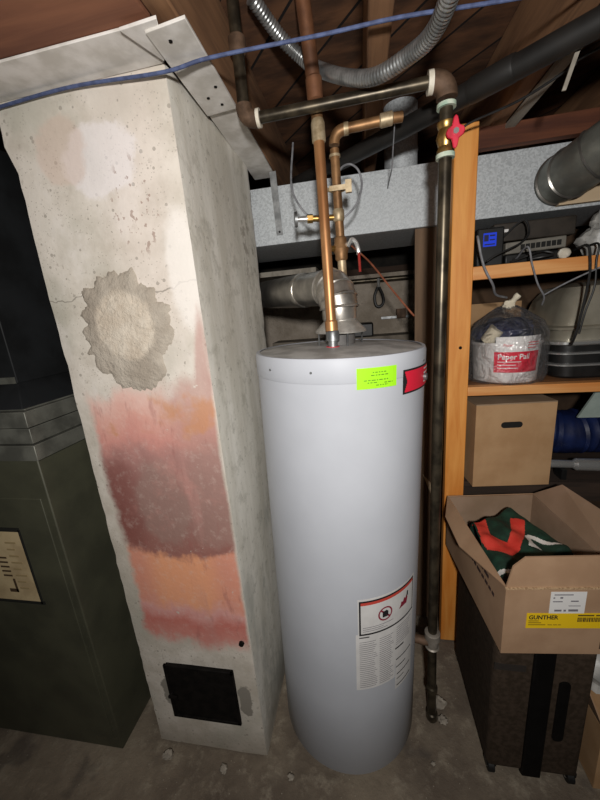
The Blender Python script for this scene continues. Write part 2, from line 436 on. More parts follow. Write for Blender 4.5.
def lcd():
    m = Mat('blue_lcd'); m.color(lin('#2440c8')); m.set(.3); m.b.inputs['Emission Color'].default_value = lin('#2a4cff'); m.b.inputs['Emission Strength'].default_value = .22; return m.m
M['lcd'] = lcd()
M['lcdink'] = simple('lcd_digits', '#0b1240', None, rough=.5)

# ------------------------------------------------------------------ room shell
def plane_box(name, lo, hi, mat): return struct(MB().box(lo, hi).build(name, mat))
XL, XR, YF, YB, ZC = -2.05, 1.75, -1.9, 2.5, 2.36
# floor as a gently uneven slab
mb = MB(); nx, ny = 76, 88; g = []
for j in range(ny+1):
    row = []
    for i in range(nx+1):
        x = XL + (XR-XL)*i/nx; y = YF + (YB-YF)*j/ny
        z = -.006 + .006*mnoise.noise(Vector((x*3, y*3, 0)))
        row.append(mb.bm.verts.new((x, y, min(0, z))))
    g.append(row)
for j in range(ny):
    for i in range(nx): mb._f([g[j][i], g[j][i+1], g[j+1][i+1], g[j+1][i]])
fl = struct(mb.build('floor', M['floor'], origin=(0, 0, 0), flip=False))
plane_box('ceiling', (XL, YF, ZC), (XR, YB, ZC+.05), M['ceiling'])
plane_box('wall_left', (XL-.1, YF, 0), (XL, YB, ZC), M['blackwall'])
plane_box('wall_right', (XR, YF, 0), (XR+.1, YB, ZC), M['blackwall'])
plane_box('wall_front', (XL, YF-.1, 0), (XR, YF, ZC), M['blackwall'])
plane_box('wall_back', (XL, YB, 0), (XR, YB+.1, 1.80), M['block'])
plane_box('trim_1', (XL, YB+.12, 1.80), (XR, YB+.16, ZC), M['blackwall'])
plane_box('trim_2', (XL, YB, 1.80), (XR, YB+.12, 1.84), M['backbeam'])

# ------------------------------------------------------------------ ceiling framing
def joist(x0, x1, y0, y1, label, z0=2.15):
    return tag(MB().box((x0, y0, z0), (x1, y1, ZC)).build('ceiling_joist', M['joist'], bevel=.004), label, 'joist', 'old brown ceiling joists')
joist(-.362, -.315, .62, YB, 'brown ceiling joist beside the white board strip at the chimney')
joist(.035, .085, YF, YB, 'brown ceiling joist crossing above the grey flexible conduit')
joist(.455, .500, YF, YB, 'brown ceiling joist with a pale lath under it, above the black drain pipe')
joist(.88, .925, YF, YB, 'brown ceiling joist above the round duct at the far right')
tag(MB().box((-1.98, .63, 2.147), (-.365, .75, ZC)).build('header_beam', M['header'], bevel=.004), 'wide reddish brown beam above the white strip at the front of the chimney', 'beam')
tag(MB().box((.502, .2, 2.138), (.532, 1.48, 2.15)).build('lath_strip', M['lath']), 'thin pale lath nailed under a ceiling joist at upper right', 'lath')
tag(MB().box((.405, 1.452, 2.09), (1.3, 1.49, 2.155)).build('ledger_board', M['ledger'], bevel=.002), 'reddish brown board lying along the top of the trunk duct right of the post', 'board')

# ------------------------------------------------------------------ chimney
ch = thing('chimney', (-.62, 1.14, 0), 'square plastered chimney with worn red and orange paint and a round mortar patch', 'chimney')
def chimney_body():
    mb = MB(); bm = mb.bm
    X0, X1, Y0, Y1, Z1 = -.84, -.399, .85, 1.435, 2.145
    nxx, nyy, nz = 18, 22, 70
    def crumble(x, y, z):
        p = Vector((x, y, z))
        ex = min(x-X0, X1-x); ey = min(y-Y0, Y1-y)
        edge = max(0, 1 - max(ex, 0)/.03) * max(0, 1 - max(ey, 0)/.03)
        d = mnoise.noise(p*7)*.0008 + mnoise.noise(p*30)*.0007
        ox = (1 if x > -.62 else -1); oy = (1 if y > 1.1 else -1)
        nrm = Vector((ox if ex < 1e-6 else 0, oy if ey < 1e-6 else 0, 0))
        q = p + nrm*d - Vector((ox, oy, 0))*edge*(.0015 + .0035*abs(mnoise.noise(p*40)))
        if z > 2.0 and x < -.8: q.x -= .018*min(1, (z-2.0)/.04)
        return q
    idx = {}
    def V(x, y, z):
        k = (round(x, 4), round(y, 4), round(z, 4))
        if k not in idx: idx[k] = bm.verts.new(crumble(x, y, z))
        return idx[k]
    xs = [X0 + (X1-X0)*i/nxx for i in range(nxx+1)]; ys = [Y0 + (Y1-Y0)*i/nyy for i in range(nyy+1)]; zs = [Z1*i/nz for i in range(nz+1)]
    for k in range(nz):
        a, b = zs[k], zs[k+1]
        for i in range(nxx):
            mb._f([V(xs[i], Y0, a), V(xs[i+1], Y0, a), V(xs[i+1], Y0, b), V(xs[i], Y0, b)])
            mb._f([V(xs[i+1], Y1, a), V(xs[i], Y1, a), V(xs[i], Y1, b), V(xs[i+1], Y1, b)])
        for i in range(nyy):
            mb._f([V(X1, ys[i], a), V(X1, ys[i+1], a), V(X1, ys[i+1], b), V(X1, ys[i], b)])
            mb._f([V(X0, ys[i+1], a), V(X0, ys[i], a), V(X0, ys[i], b), V(X0, ys[i+1], b)])
    for i in range(nxx):
        for j in range(nyy):
            mb._f([V(xs[i], ys[j], Z1), V(xs[i+1], ys[j], Z1), V(xs[i+1], ys[j+1], Z1), V(xs[i], ys[j+1], Z1)])
            mb._f([V(xs[i], ys[j+1], 0), V(xs[i+1], ys[j+1], 0), V(xs[i+1], ys[j], 0), V(xs[i], ys[j], 0)])
    return mb.build('chimney_shaft', M['chimney'], ch, sharp=50)
chimney_body()
def patch():
    c = Vector((-.618, .849, 1.598)); seg, rings = 160, 16; mb = MB()
    def rad(a):
        x, z = math.cos(a), math.sin(a)
        r = .142 + .020*mnoise.noise(Vector((x*2.1, z*2.1, 3))) + .024*mnoise.noise(Vector((x*5, z*5, 1))) + .010*mnoise.noise(Vector((x*13, z*13, 5))) + .007*mnoise.noise(Vector((x*37, z*37, 5)))
        if z < 0: r += .045*max(0, -z)**4
        if x > 0: r -= .012*x
        return r
    ce = mb.bm.verts.new(c + Vector((0, -.008, 0))); prev = None
    for k in range(1, rings+1):
        t = k/rings; row = []
        for s in range(seg):
            a = 2*PI*s/seg; r = rad(a)*t
            h = .0085*(1-t**4) + .003*mnoise.noise(Vector((r*math.cos(a)*22, r*math.sin(a)*22, 2)))*(1-t)
            if .50 < t < .62: h -= .003
            row.append(mb.bm.verts.new(c + Vector((r*math.cos(a), -h + (0.004 if k == rings else 0), r*math.sin(a)))))
        for s in range(seg):
            n = (s+1) % seg
            if prev: mb._f([prev[s], prev[n], row[n], row[s]])
            else: mb._f([ce, row[n], row[s]])
        prev = row
    o = mb.build('mortar_patch', M['mortar'], ch, local=True, sharp=60)
    for v in o.data.vertices: v.co -= c
    o.location = c - ch.location
    plab(o, 'rough round grey mortar patch')
patch()
cd = MB().box((-.738, .838, .168), (-.480, .862, .410)).build('cleanout_door', M['blackmetal'], ch, bevel=.003)
plab(cd, 'black metal clean-out door low on the chimney')
mb = MB()
for lo, hi in (((-.742, .834, .164), (-.476, .842, .176)), ((-.742, .834, .402), (-.476, .842, .414)), ((-.742, .834, .164), (-.730, .842, .414)), ((-.488, .834, .164), (-.476, .842, .414))): mb.box(lo, hi)
mb.build('door_rim', M['blackmetal'], cd, bevel=.002)
mb = MB().tube([(-.728, .836, .285), (-.728, .822, .285)], .006); mb.box((-.734, .818, .280), (-.700, .824, .290)); mb.build('door_latch', M['blackmetal'], cd)
# a rusty pipe stub near the right edge
MB().tube([(-.432, .86, .535), (-.432, .842, .535)], [.011, .009], 7).build('bolt_stub', M['blackmetal'], ch)
# brick/hearth rubble ledge at the foot is part of the floor stuff
# white drywall strips closing the gap at the ceiling
def board(pts, z, t, label, name='drywall_strip'):
    mb = MB().slab([(x, y, z) for x, y in pts], (0, 0, t)); return tag(mb.build(name, M['drywall'], bevel=.001), label, 'board', 'white strips around the chimney top')
board([(-1.5, .751), (-.395, .743), (-.398, .846), (-.62, .848), (-1.5, .850)], 2.141, .005, 'long white drywall strip across the front of the chimney top under the brown beam')
b1 = board([(-.380, .745), (-.293, .735), (-.300, 1.03), (-.388, 1.04)], 2.128, .006, 'white board strip with nail heads running back along the right side of the chimney top')
board([(-.388, 1.00), (-.304, .99), (-.322, 1.555), (-.41, 1.555)], 2.138, .006, 'second white board strip behind the nailed one, ending above the hanger strap')
board([(-.425, .733), (-.345, .728), (-.37, .80), (-.39, .83)], 2.133, .006, 'small crooked white drywall scrap at the front corner of the chimney top')
for x, y in ((-.345, .775), (-.318, .93), (-.33, 1.0), (-.352, .965)): MB().tube([(x, y, 2.129), (x, y, 2.1265)], .004, 8).build('nail_head', M['blackmetal'], b1)

# ------------------------------------------------------------------ furnace
fu = thing('furnace', (-1.34, 1.2, 0), 'olive green metal furnace cabinet with grey plenum, left of the chimney', 'furnace')
MB().box((-1.72, .80, .0), (-.972, 1.60, 1.232)).build('cabinet', M['furnace'], fu, bevel=.004)
mb = MB().box((-1.72, .797, .06), (-1.000, .802, 1.10)); mb.build('front_panel', M['furnace'], fu, bevel=.002)
mb = MB()
for k in range(26): mb.tube([(-.985, .8015, .06+k*.045), (-.985, .7985, .06+k*.045)], .003, 6)
for k in range(14): mb.tube([(-.9735, .86+.05*k, 1.21), (-.9705, .86+.05*k, 1.21)], .003, 6)
o = mb.build('rivet', M['furnace'], fu); o['kind'] = 'stuff'
mb = MB()
for i in range(3):
    z0 = 1.232+i*.052; e = .012 if i % 2 == 0 else .004
    mb.frustum((-1.73, -.968+e, .80-e, 1.61, z0), (-1.73, -.968+e*.6, .80-e*.6, 1.61, z0+.047))
    mb.frustum((-1.72, -.975, .81, 1.60, z0+.047), (-1.72, -.975, .81, 1.60, z0+.052))
o = mb.build('plenum_collar', M['band'], fu, bevel=.002); plab(o, 'pale folded metal collar bands')
MB().frustum((-1.72, -.978, .805, 1.60, 1.388), (-1.72, -1.045, .87, 1.58, 1.455)).build('transition_hood', M['shadeduct'], fu, bevel=.002)
MB().box((-1.72, .87, 1.455), (-1.045, 1.58, 2.14)).build('plenum', M['shadeduct'], fu, bevel=.003)
MB().box((-1.60, .864, 1.455), (-1.05, .872, 1.475)).build('plenum_flange', M['band'], fu)
lb = MB().box((-1.36, .7945, .700), (-1.123, .7965, .978)).build('rating_label', M['tan'], fu); plab(lb, 'aged tan paper label on the cabinet')
mb = MB(); mb.box((-1.37, .794, .978), (-1.118, .797, .992)); mb.box((-1.37, .794, .688), (-1.108, .797, .700)); mb.box((-1.123, .794, .69), (-1.116, .797, .985)); mb.build('label_frame', M['furnace2'], lb)
mb = MB(); mb.box((-1.235, .793, .735), (-1.200, .7945, .748)); mb.box((-1.208, .793, .735), (-1.200, .7945, .79))
for k in range(5): mb.box((-1.24, .793, .80+k*.018), (-1.205, .7945, .806+k*.018))
mb.build('label_print', simple('faded_brown_ink', '#4a3823', None, rough=.8), lb)
mb = MB()
for k in range(8): mb.box((-1.19, .7935, .75+k*.026), (-1.19+.03+.025*random.random(), .7945, .756+k*.026))
mb.build('label_print', simple('faint_tan_ink', '#a18d66', None, rough=.8), lb)

# ------------------------------------------------------------------ water heater
TX, TY, TR, TH = -.105, 1.070, .2535, 1.480
wh = thing('water_heater', (TX, TY, 0), 'tall white cylindrical gas water heater between chimney and post', 'water heater', rot=(0, math.radians(1.35), 0))
MB().lathe([(.232, 0), (.236, .004), (.236, .05), (.22, .052)], 64).build('base_ring', M['tankbase'], wh, local=True)
MB().lathe([(.20, .03), (TR-.004, .03), (TR, .036), (TR, .36), (TR+.0006, .80), (TR, TH-.055)], 96).build('jacket', M['tank'], wh, local=True, sharp=40)
MB().lathe([(TR+.0008, TH-.060), (TR+.0025, TH-.056), (TR+.0025, TH-.006), (TR-.001, TH+.003), (TR-.010, TH+.003)], 96, cap=False).build('top_rim', M['tank'], wh, local=True, sharp=60)
MB().lathe([(TR-.009, TH-.010), (TR-.010, TH+.001), (.15, TH+.008), (.05, TH+.010), (.001, TH+.010)], 96).build('top_plate', M['tanktop'], wh, local=True)
def cyl(th, z, r): a = math.radians(th); return (r*math.sin(a), -r*math.cos(a), z)
def cpatch(mb, t0, t1, z0, z1, dr):
    n = max(1, int(abs(t1-t0)/2.5)); r = TR + dr
    for i in range(n):
        a, b = t0+(t1-t0)*i/n, t0+(t1-t0)*(i+1)/n
        mb._f([mb.bm.verts.new(cyl(a, z0, r)), mb.bm.verts.new(cyl(b, z0, r)), mb.bm.verts.new(cyl(b, z1, r)), mb.bm.verts.new(cyl(a, z1, r))])
def cpoly(mb, pts, dr): mb._f([mb.bm.verts.new(cyl(t, z, TR+dr)) for t, z in pts])
Dz = .002
mb = MB(); cpatch(mb, 12.8, 36.8, 1.403+Dz, 1.455+Dz, .0042); gs = mb.build('green_sticker', M['green'], wh, local=True, flip=False); plab(gs, 'neon green paper sticker with scribbled lines')
mb = MB()
for zz, a, b in ((1.440, 27, 36), (1.433, 26, 37), (1.421, 22, 37), (1.415, 24, 31), (1.413, 34, 40), (1.408, 29, 37)):
    zz += .003; x = a = a-5.3; b = b-6
    while x < b: w = random.uniform(.8, 2.4); cpatch(mb, x, min(b, x+w), zz+Dz-.0012, zz+Dz+.0012, .0046); x += w + .6
mb.build('sticker_print', M['inkgreen'], gs, local=True, flip=False)
mb = MB(); cpatch(mb, 42.0, 82, 1.374+Dz, 1.438+Dz, .004); rl = mb.build('red_label', M['ink'], wh, local=True, flip=False); plab(rl, 'red label with a black border wrapping round the tank')
mb = MB()
for i in range(10):
    z = 1.379+.0054*i; cpatch(mb, 45.6-2.2*abs(i-4.5)/4.5, 80.5, z+Dz, z+.0054+Dz, .0047)
mb.build('red_panel', M['lred'], rl, local=True, flip=False)
mb = MB()
for k in range(4): cpatch(mb, 66, 80, 1.388+Dz+k*.012, 1.392+Dz+k*.012, .0052)
mb.build('red_label_print', M['white'], rl, local=True, flip=False)
# big warning label
WZ = .012
mb = MB(); cpatch(mb, 11.2, 62, .635+WZ, .765+WZ, .001); cpatch(mb, 9.6, 40, .416+WZ, .636+WZ, .001); cpatch(mb, 40, 62, .47+WZ, .636+WZ, .001)
wl = mb.build('warning_label', M['paper'], wh, local=True, flip=False); plab(wl, 'large white warning label with a red header and two pictograms')
mb = MB()
for a in ((12.0, 60.5, .632, .638), (12.0, 60.5, .752, .758), (12.0, 13.2, .632, .758), (59.6, 60.5, .632, .758)): cpatch(mb, a[0], a[1], a[2]+WZ, a[3]+WZ, .0016)
for a in ((12, 19, .622, .626), (40, 49, .53, .536)): cpatch(mb, a[0], a[1], a[2]+WZ, a[3]+WZ, .0016)
mb.build('label_border', M['ink'], wl, local=True, flip=False)
mb = MB(); cpatch(mb, 13.2, 59.6, .742+WZ, .752+WZ, .0016)
def ring(mb, t, z, r0, r1, dr):
    k = math.degrees(1/TR)
    for i in range(24):
        a, b = 2*PI*i/24, 2*PI*(i+1)/24
        cpoly(mb, [(t+r*math.cos(q)*k, z+r*math.sin(q)) for r, q in ((r0, a), (r1, a), (r1, b), (r0, b))], dr)
mb.build('label_header', simple('label_header_red', '#c8483c', None, rough=.6), wl, local=True, flip=False)
mb = MB(); ring(mb, 31, .695+WZ, .020, .025, .002)
k = math.degrees(1/TR)
cpoly(mb, [(31+a*k, .695+WZ+b) for a, b in ((-.018, .014), (-.014, .018), (.018, -.014), (.014, -.018))], .0024)
mb.build('pictogram', M['maroon'], wl, local=True, flip=False); mb = MB()
# flame
cpoly(mb, [(47.5+a*k, .700+WZ+b) for a, b in ((-.020, -.018), (.016, -.016), (.022, .004), (.016, .016), (.010, .006), (.004, .012), (-.002, .000), (-.010, .004), (-.012, -.006))], .002)
mb.build('pictogram', M['maroon'], wl, local=True, flip=False)
mb = MB()
cpoly(mb, [(31+a*k, .695+WZ+b) for a, b in ((-.010, -.012), (.010, -.012), (.010, .006), (.004, .012), (-.010, .008))], .0021)
mb.build('pictogram', M['ink'], wl, local=True, flip=False); mb = MB()
cpoly(mb, [(51.5+a*k, .714+WZ+b) for a, b in ((-.004, -.006), (.006, -.004), (.006, .012), (.000, .014))], .0024)
mb.build('pictogram', M['ink'], wl, local=True, flip=False)
mb = MB()
for i in range(3): cpatch(mb, 14.5, 20+random.random()*30, .645+WZ+i*.007, .6468+WZ+i*.007, .0016)
for i in range(24):
    z = .605+WZ - i*.0078
    cpatch(mb, 12, 25 - random.random()*3, z, z+.0018, .0016)
    if z > .49+WZ or True: cpatch(mb, 26.5, 39 - random.random()*4, z, z+.0018, .0016)
for i in range(9):
    z = .615+WZ - i*.0085; cpatch(mb, 41, 58-random.random()*4, z, z+.0018, .0016)
mb.build('label_print', M['ink2'], wl, local=True, flip=False)
mb = MB()
cpatch(mb, 40.5, 61, .36+WZ, .49+WZ, .001); sl = mb.build('side_label', M['paper'], wh, local=True, flip=False); plab(sl, 'smaller white label with black bars beside the warning label')
mb = MB()
for a in ((41, 59, .484, .488), (41, 52, .452, .456), (42, 58, .420, .424), (42, 50, .40, .403), (42, 59, .372, .376)): cpatch(mb, a[0], a[1], a[2]+WZ, a[3]+WZ, .0016)
mb.build('side_label_print', M['ink'], sl, local=True, flip=False)
for t in (-42, -12, 66): MB().tube([cyl(t, TH-.03, TR), cyl(t, TH-.03, TR+.005)], .0032, 8).build('rim_screw', M['strapm'], wh, local=True)
MB().tube([cyl(68, 1.402+Dz, TR), cyl(68, 1.402+Dz, TR+.012)], .010, 12).build('relief_plug', M['strapm'], wh, local=True)
# draft hood and its legs
HX, HY, HZ = .006, .030, TH+.008
hd = MB().lathe([(.078, .038), (.080, .043), (.074, .050), (.060, .064), (.050, .074), (.050, .092)], 40, (HX, HY, HZ), cap=False).build('draft_hood', M['hood'], wh, local=True)
hd.data.materials[0] = M['hood']
for a in (20, 110, 200, 290):
    q = math.radians(a); p = Vector((HX+.070*math.cos(q), HY+.070*math.sin(q), HZ))
    MB().tube([p+Vector((0, 0, -.006)), p+Vector((0, 0, .044))], .0055, 8, flat=(1, .5)).build('hood_leg', M['strapm'], wh, local=True)
MB().lathe([(.045, -.006), (.045, .032)], 32, (HX, HY, HZ)).build('flue_collar', M['tankbase'], wh, local=True)
# nipples
MB().lathe([(.014, -.004), (.014, .020), (.020, .020), (.020, .044), (.016, .050)], 20, (-.013, -.048, TH+.008)).build('hot_nipple', M['strapm'], wh, local=True)
MB().lathe([(.020, -.003), (.020, .003)], 20, (-.013, -.048, TH+.008)).build('nipple_ring', M['lred'], wh, local=True)

# ------------------------------------------------------------------ flue vent pipe
FX, FY = -.064, 1.100
vp = thing('flue_vent_pipe', (FX, FY, 1.555), 'aluminium flue elbow rising from the water heater and running left behind the chimney', 'vent pipe')
MB().tube([(FX, FY, 1.562), (FX, FY, 1.570), (FX, FY, 1.60)], [.050, .053, .053], 36).build('vent_stub', M['alu'], vp)
dirv = Vector((-.575, .818, .035)).normalized()
c0 = Vector((FX, FY, 1.60)); bend = [c0]; R = .062
up = Vector((0, 0, 1))
for i in range(1, 9):
    a = (PI/2-.1)*i/8
    bend.append(c0 + up*R*math.sin(a) + dirv*R*(1-math.cos(a)))
for i in range(0, 8, 2):
    MB().tube(bend[i:i+3], [.0585, .0575, .0585], 36, cap=False).build('elbow_gore', M['alu'], vp)
mb = MB()
for i in (0, 2, 4, 6, 8):
    t = (bend[min(i+1, 8)]-bend[max(i-1, 0)]).normalized(); mb.tube([bend[i]-t*.004, bend[i], bend[i]+t*.004], [.0585, .0615, .0585], 36, cap=False)
mb.build('gore_seam', M['alu'], vp)
e = bend[-1]
MB().tube([e, e+dirv*.17], .056, 36).build('vent_pipe_section', M['galv2'], vp)
MB().tube([e+dirv*.165, e+dirv*.175, e+dirv*.19, e+dirv*.75], [.0575, .0615, .0595, .0595], 36).build('vent_pipe_section', M['galv2'], vp)

# ------------------------------------------------------------------ trunk duct etc.
td = thing('trunk_duct', (.3, 1.7, 1.873), 'large rectangular galvanised trunk duct running across behind the pipes', 'duct')
MB().box((-.78, 1.50, 1.873), (.375, 1.95, 2.087)).build('duct_section', M['galv'], td, bevel=.002)
MB().box((.375, 1.505, 1.876), (1.6, 1.95, 2.087)).build('duct_section', M['galv'], td, bevel=.002)
mb = MB().box((.366, 1.492, 1.868), (.384, 1.50, 2.092)); mb.build('drive_cleat', M['galv'], td)
hs = thing('duct_hanger_strap', (-.31, 1.494, 1.905), 'flat steel hanger strap screwed to the left end of the trunk duct', 'strap')
MB().slab([(-.326, 1.496, 1.906), (-.300, 1.496, 1.906), (-.306, 1.490, 2.136), (-.332, 1.490, 2.136)], (0, .003, 0)).build('strap', M['strapm'], hs)
MB().tube([(-.312, 1.497, 1.918), (-.312, 1.491, 1.918)], .004, 8).build('strap_screw', M['blackmetal'], hs)
tag(MB().lathe([(.066, 0), (.066, .10), (.069, .105), (.069, .115), (.066, .12), (.066, .272)], 36, (.187, 1.68, 2.087)).build('round_branch_duct', M['galv']), 'short round galvanised duct rising from the trunk duct to the ceiling', 'duct')
# round duct with elbow at upper right
rd = thing('round_duct', (.70, 1.5, 1.96), 'dull round sheet-metal duct elbow coming down to the trunk duct at upper right', 'duct')
path = spline([(.70, 1.50, 1.968), (.712, 1.42, 1.975), (.745, 1.35, 1.998), (.80, 1.29, 2.03), (.90, 1.21, 2.085), (1.05, 1.10, 2.16)], 6)
cuts = [0, 5, 11, 17, 24, 30]
for a, b in zip(cuts, cuts[1:]): MB().tube(path[a:b+1], .079, 40, cap=False).build('duct_gore' if b < 30 else 'duct_run', M['roundduct'], rd)
for a in (1, 5, 11, 17):
    t = (path[a+1]-path[a-1]).normalized(); MB().tube([path[a]-t*.004, path[a], path[a]+t*.004], [.079, .0835, .079], 40, cap=False).build('duct_bead', M['galv2'], rd)
tag(MB().box((.70, 1.475, 1.885), (1.35, 1.497, 2.0)).build('plywood_strip', M['ply']), 'pale plywood strip under the round duct at the right edge', 'panel')

# ------------------------------------------------------------------ gas pipe
gp = thing('gas_pipe', (.223, 1.045, 0), 'black iron gas pipe with red-handled valve dropping beside the water heater', 'pipe')
GZ = 2.095; a = Vector((-.282, 1.03, GZ+.002)); b = Vector((.222, 1.03, GZ+.008))
MB().tube([a + Vector((.025, 0, .001)), b - Vector((.03, 0, 0))], .0138, 18).build('horizontal_pipe', M['iron'], gp)
MB().tube([(-.282, 1.03, 2.12), (-.282, 1.03, ZC)], .0155, 18).build('upper_pipe', M['iron'], gp)
MB().tube([(-.282, 1.03, 2.24), (-.282, 1.03, 2.246), (-.282, 1.03, 2.275), (-.282, 1.03, 2.28)], [.016, .022, .022, .016], 18).build('coupling', M['elbow'], gp)
mb = MB().tube(arc_pts((-.282, 1.03, 2.14), (-.282, 1.03, GZ+.002), (-.215, 1.03, GZ+.002), .034), .021, 20)
mb.build('pipe_elbow', M['elbow'], gp)
MB().tube([(-.249, 1.03, GZ+.002), (-.240, 1.03, GZ+.002)], .0215, 18).build('thread_dope', M['dope'], gp)
MB().tube([(.178, 1.03, GZ+.007), (.19, 1.03, GZ+.007)], .0245, 18).build('thread_dope', M['dope'], gp)
MB().tube(arc_pts((.15, 1.03, GZ+.008), (.224, 1.035, GZ+.008), (.224, 1.04, 2.0), .036), .0245, 20).build('pipe_elbow', M['elbow'], gp)
MB().tube([(.224, 1.04, 2.057), (.224, 1.04, 2.048)], .0225, 18).build('thread_dope', M['dopegreen'], gp)
MB().tube([(.224, 1.04, 2.05), (.224, 1.04, 2.015)], .0155, 18).build('pipe_nipple', M['iron'], gp)
va = MB().tube([(.224, 1.04, 2.018), (.224, 1.04, 2.012), (.224, 1.04, 2.004), (.224, 1.04, 1.985), (.224, 1.04, 1.966), (.224, 1.04, 1.958), (.224, 1.04, 1.948)], [.021, .021, .017, .023, .017, .021, .021], 18).build('gas_valve', M['brass'], gp)
mb = MB(); o_ = Vector((.238, 1.008, 1.982)); pts = []
for i in range(24):
    q = 2*PI*i/24; r = .019 + .0055*math.cos(4*q); pts.append(o_ + Vector((r*math.cos(q)*.85, r*math.cos(q)*.5*-.3, r*math.sin(q)*1.45)))
mb.slab(pts, (0, -.007, 0)); mb.build('valve_handle', M['redpaint'], va, bevel=.002)
MB().tube([(.230, 1.03, 1.984), (.238, 1.00, 1.982)], .005, 10).build('valve_stem', M['brass'], va)
MB().tube([(.238, 1.002, 1.982), (.238, .996, 1.982)], .007, 6).build('stem_nut', M['chrome'], va)
MB().tube([(.224, 1.04, 1.950), (.224, 1.04, 1.940)], .0225, 18).build('thread_dope', M['dopegreen'], gp)
MB().tube([(.224, 1.04, 1.942), (.220, 1.045, 1.2), (.218, 1.045, .43)], .0158, 18).build('riser_pipe', M['iron'], gp)
MB().tube([(.218, 1.045, .435), (.218, 1.045, .43), (.218, 1.045, .405), (.218, 1.045, .40), (.218, 1.045, .37), (.218, 1.045, .366)], [.018, .027, .027, .021, .021, .025], 20).build('pipe_union', simple('union_iron', '#8d857b', '#aaa298', 30, .55, .5), gp)
MB().tube([(.218, 1.045, .385), (.18, 1.05, .385), (.16, 1.055, .385)], .0155, 16).build('tee_branch', M['elbow'], gp)
MB().tube([(.218, 1.045, .37), (.220, 1.045, .16)], .0158, 18).build('drip_leg', M['iron'], gp)
MB().tube([(.220, 1.045, .175), (.220, 1.045, .17), (.220, 1.045, .15), (.220, 1.045, .145)], [.0165, .0205, .0205, .0165], 18).build('drip_coupling', M['iron'], gp)
MB().tube([(.220, 1.045, .15), (.222, 1.045, .03)], .0158, 18).build('drip_leg', M['iron'], gp)
MB().tube([(.222, 1.045, .04), (.222, 1.045, .036), (.222, 1.045, .008), (.222, 1.045, .0)], [.0165, .021, .021, .017], 18).build('drip_cap', M['iron'], gp)

# ------------------------------------------------------------------ copper pipes
hp = thing('hot_water_pipe', (-.078, 1.02, 1.53), 'bright copper pipe rising straight from the water heater top to the ceiling', 'pipe')
MB().tube([(-.0835, 1.020, 1.53), (-.089, 1.045, 1.85), (-.093, 1.062, 2.04)], .0145, 18).build('copper_pipe', M['copper'], hp)
MB().tube([(-.0835, 1.020, 1.533), (-.0837, 1.021, 1.536), (-.084, 1.0225, 1.562), (-.084, 1.0225, 1.567)], [.015, .0185, .0185, .015], 18).build('copper_coupling', M['copper'], hp)
MB().tube([(-.0925, 1.061, 2.030), (-.0926, 1.0615, 2.034), (-.0935, 1.064, 2.075), (-.094, 1.064, 2.085)], [.0155, .0185, .0185, .0155], 18).build('solder_joint', M['solder'], hp)
MB().tube([(-.094, 1.064, 2.08), (-.097, 1.066, 2.15)], .0155, 18).build('copper_pipe', M['oldcopper'], hp)
MB().tube([(-.096, 1.066, 2.125), (-.0963, 1.066, 2.13), (-.0975, 1.062, 2.175), (-.098, 1.062, 2.18)], [.017, .0215, .0215, .017], 18).build('pipe_fitting', M['rustpipe'], hp)
MB().tube([(-.0975, 1.064, 2.165), (-.104, 1.05, 2.25), (-.113, 1.03, ZC)], .0185, 18).build('brown_upper_pipe', M['rustpipe'], hp)

cp = thing('cold_water_pipe', (-.06, 1.16, 1.52), 'tarnished copper pipe with shut-off valve that elbows to the right under the joists', 'pipe')
CX, CY = -.058, 1.165
MB().tube([(-.050, CY, 1.66), (-.052, CY, 1.755)], .0135, 16).build('lower_pipe', M['solder'], cp)
MB().tube([(-.050, CY, 1.52), (-.050, CY, 1.665)], .0135, 16).build('lower_pipe', M['oldcopper'], cp)
vb = MB().tube([(-.052, CY, 1.742), (-.052, CY, 1.748), (-.052, CY, 1.76), (-.053, CY, 1.777), (-.053, CY, 1.795), (-.053, CY, 1.806), (-.053, CY, 1.812)], [.016, .0195, .0195, .026, .0195, .0195, .016], 16).build('shutoff_valve', M['oldcopper'], cp)
MB().tube([(-.072, CY-.012, 1.778), (-.084, CY-.02, 1.778)], .009, 12).build('valve_port', M['brass'], vb)
MB().tube([(-.035, CY-.012, 1.786), (-.018, CY-.03, 1.79)], .0055, 10).build('lever_stem', M['chrome'], vb)
mb = MB().tube(spline([(-.030, CY-.026, 1.778), (-.018, CY-.032, 1.796), (-.006, CY-.034, 1.786), (.000, CY-.036, 1.768), (.002, CY-.036, 1.750)], 6), .006, 8, flat=(1, .5)); mb.build('lever', M['chrome'], vb)
MB().tube([(.002, CY-.036, 1.756), (.004, CY-.037, 1.70)], .0075, 10, flat=(1, .6)).build('lever_grip', M['reddark'], vb)
MB().tube([(-.053, CY, 1.808), (-.055, CY, 1.9), (CX, CY, 2.05)], .0135, 16).build('riser_pipe', M['oldcopper'], cp)
MB().tube([(-.055, CY, 1.855), (-.055, CY, 1.86), (-.055, CY, 1.885), (-.055, CY, 1.89)], [.0145, .0175, .0175, .0145], 16).build('tee_fitting', M['solder'], cp)
EZ = 2.096
MB().tube(arc_pts((CX, CY, 2.02), (CX, CY, EZ), (.05, CY, EZ), .036), .0155, 16).build('pipe_elbow', M['oldcopper'], cp)
MB().tube([(CX+.03, CY, EZ), (.075, CY, EZ+.004)], .0135, 16).build('branch_pipe', M['oldcopper'], cp)
MB().tube([(CX+.03, CY, EZ), (CX+.043, CY, EZ)], .0165, 16).build('solder_joint', M['solder'], cp)
MB().tube([(CX, CY, 2.035), (CX, CY, 2.028)], .0165, 16).build('solder_joint', M['solder'], cp)
MB().tube([(.072, CY, EZ+.004), (.075, CY, EZ+.004), (.107, CY, EZ+.006), (.11, CY, EZ+.006)], [.014, .0175, .0175, .014], 16).build('pipe_coupling', M['solder'], cp)
MB().tube([(.105, CY, EZ+.006), (.135, CY+.005, EZ+.007)], .0135, 16).build('branch_pipe', M['oldcopper'], cp)
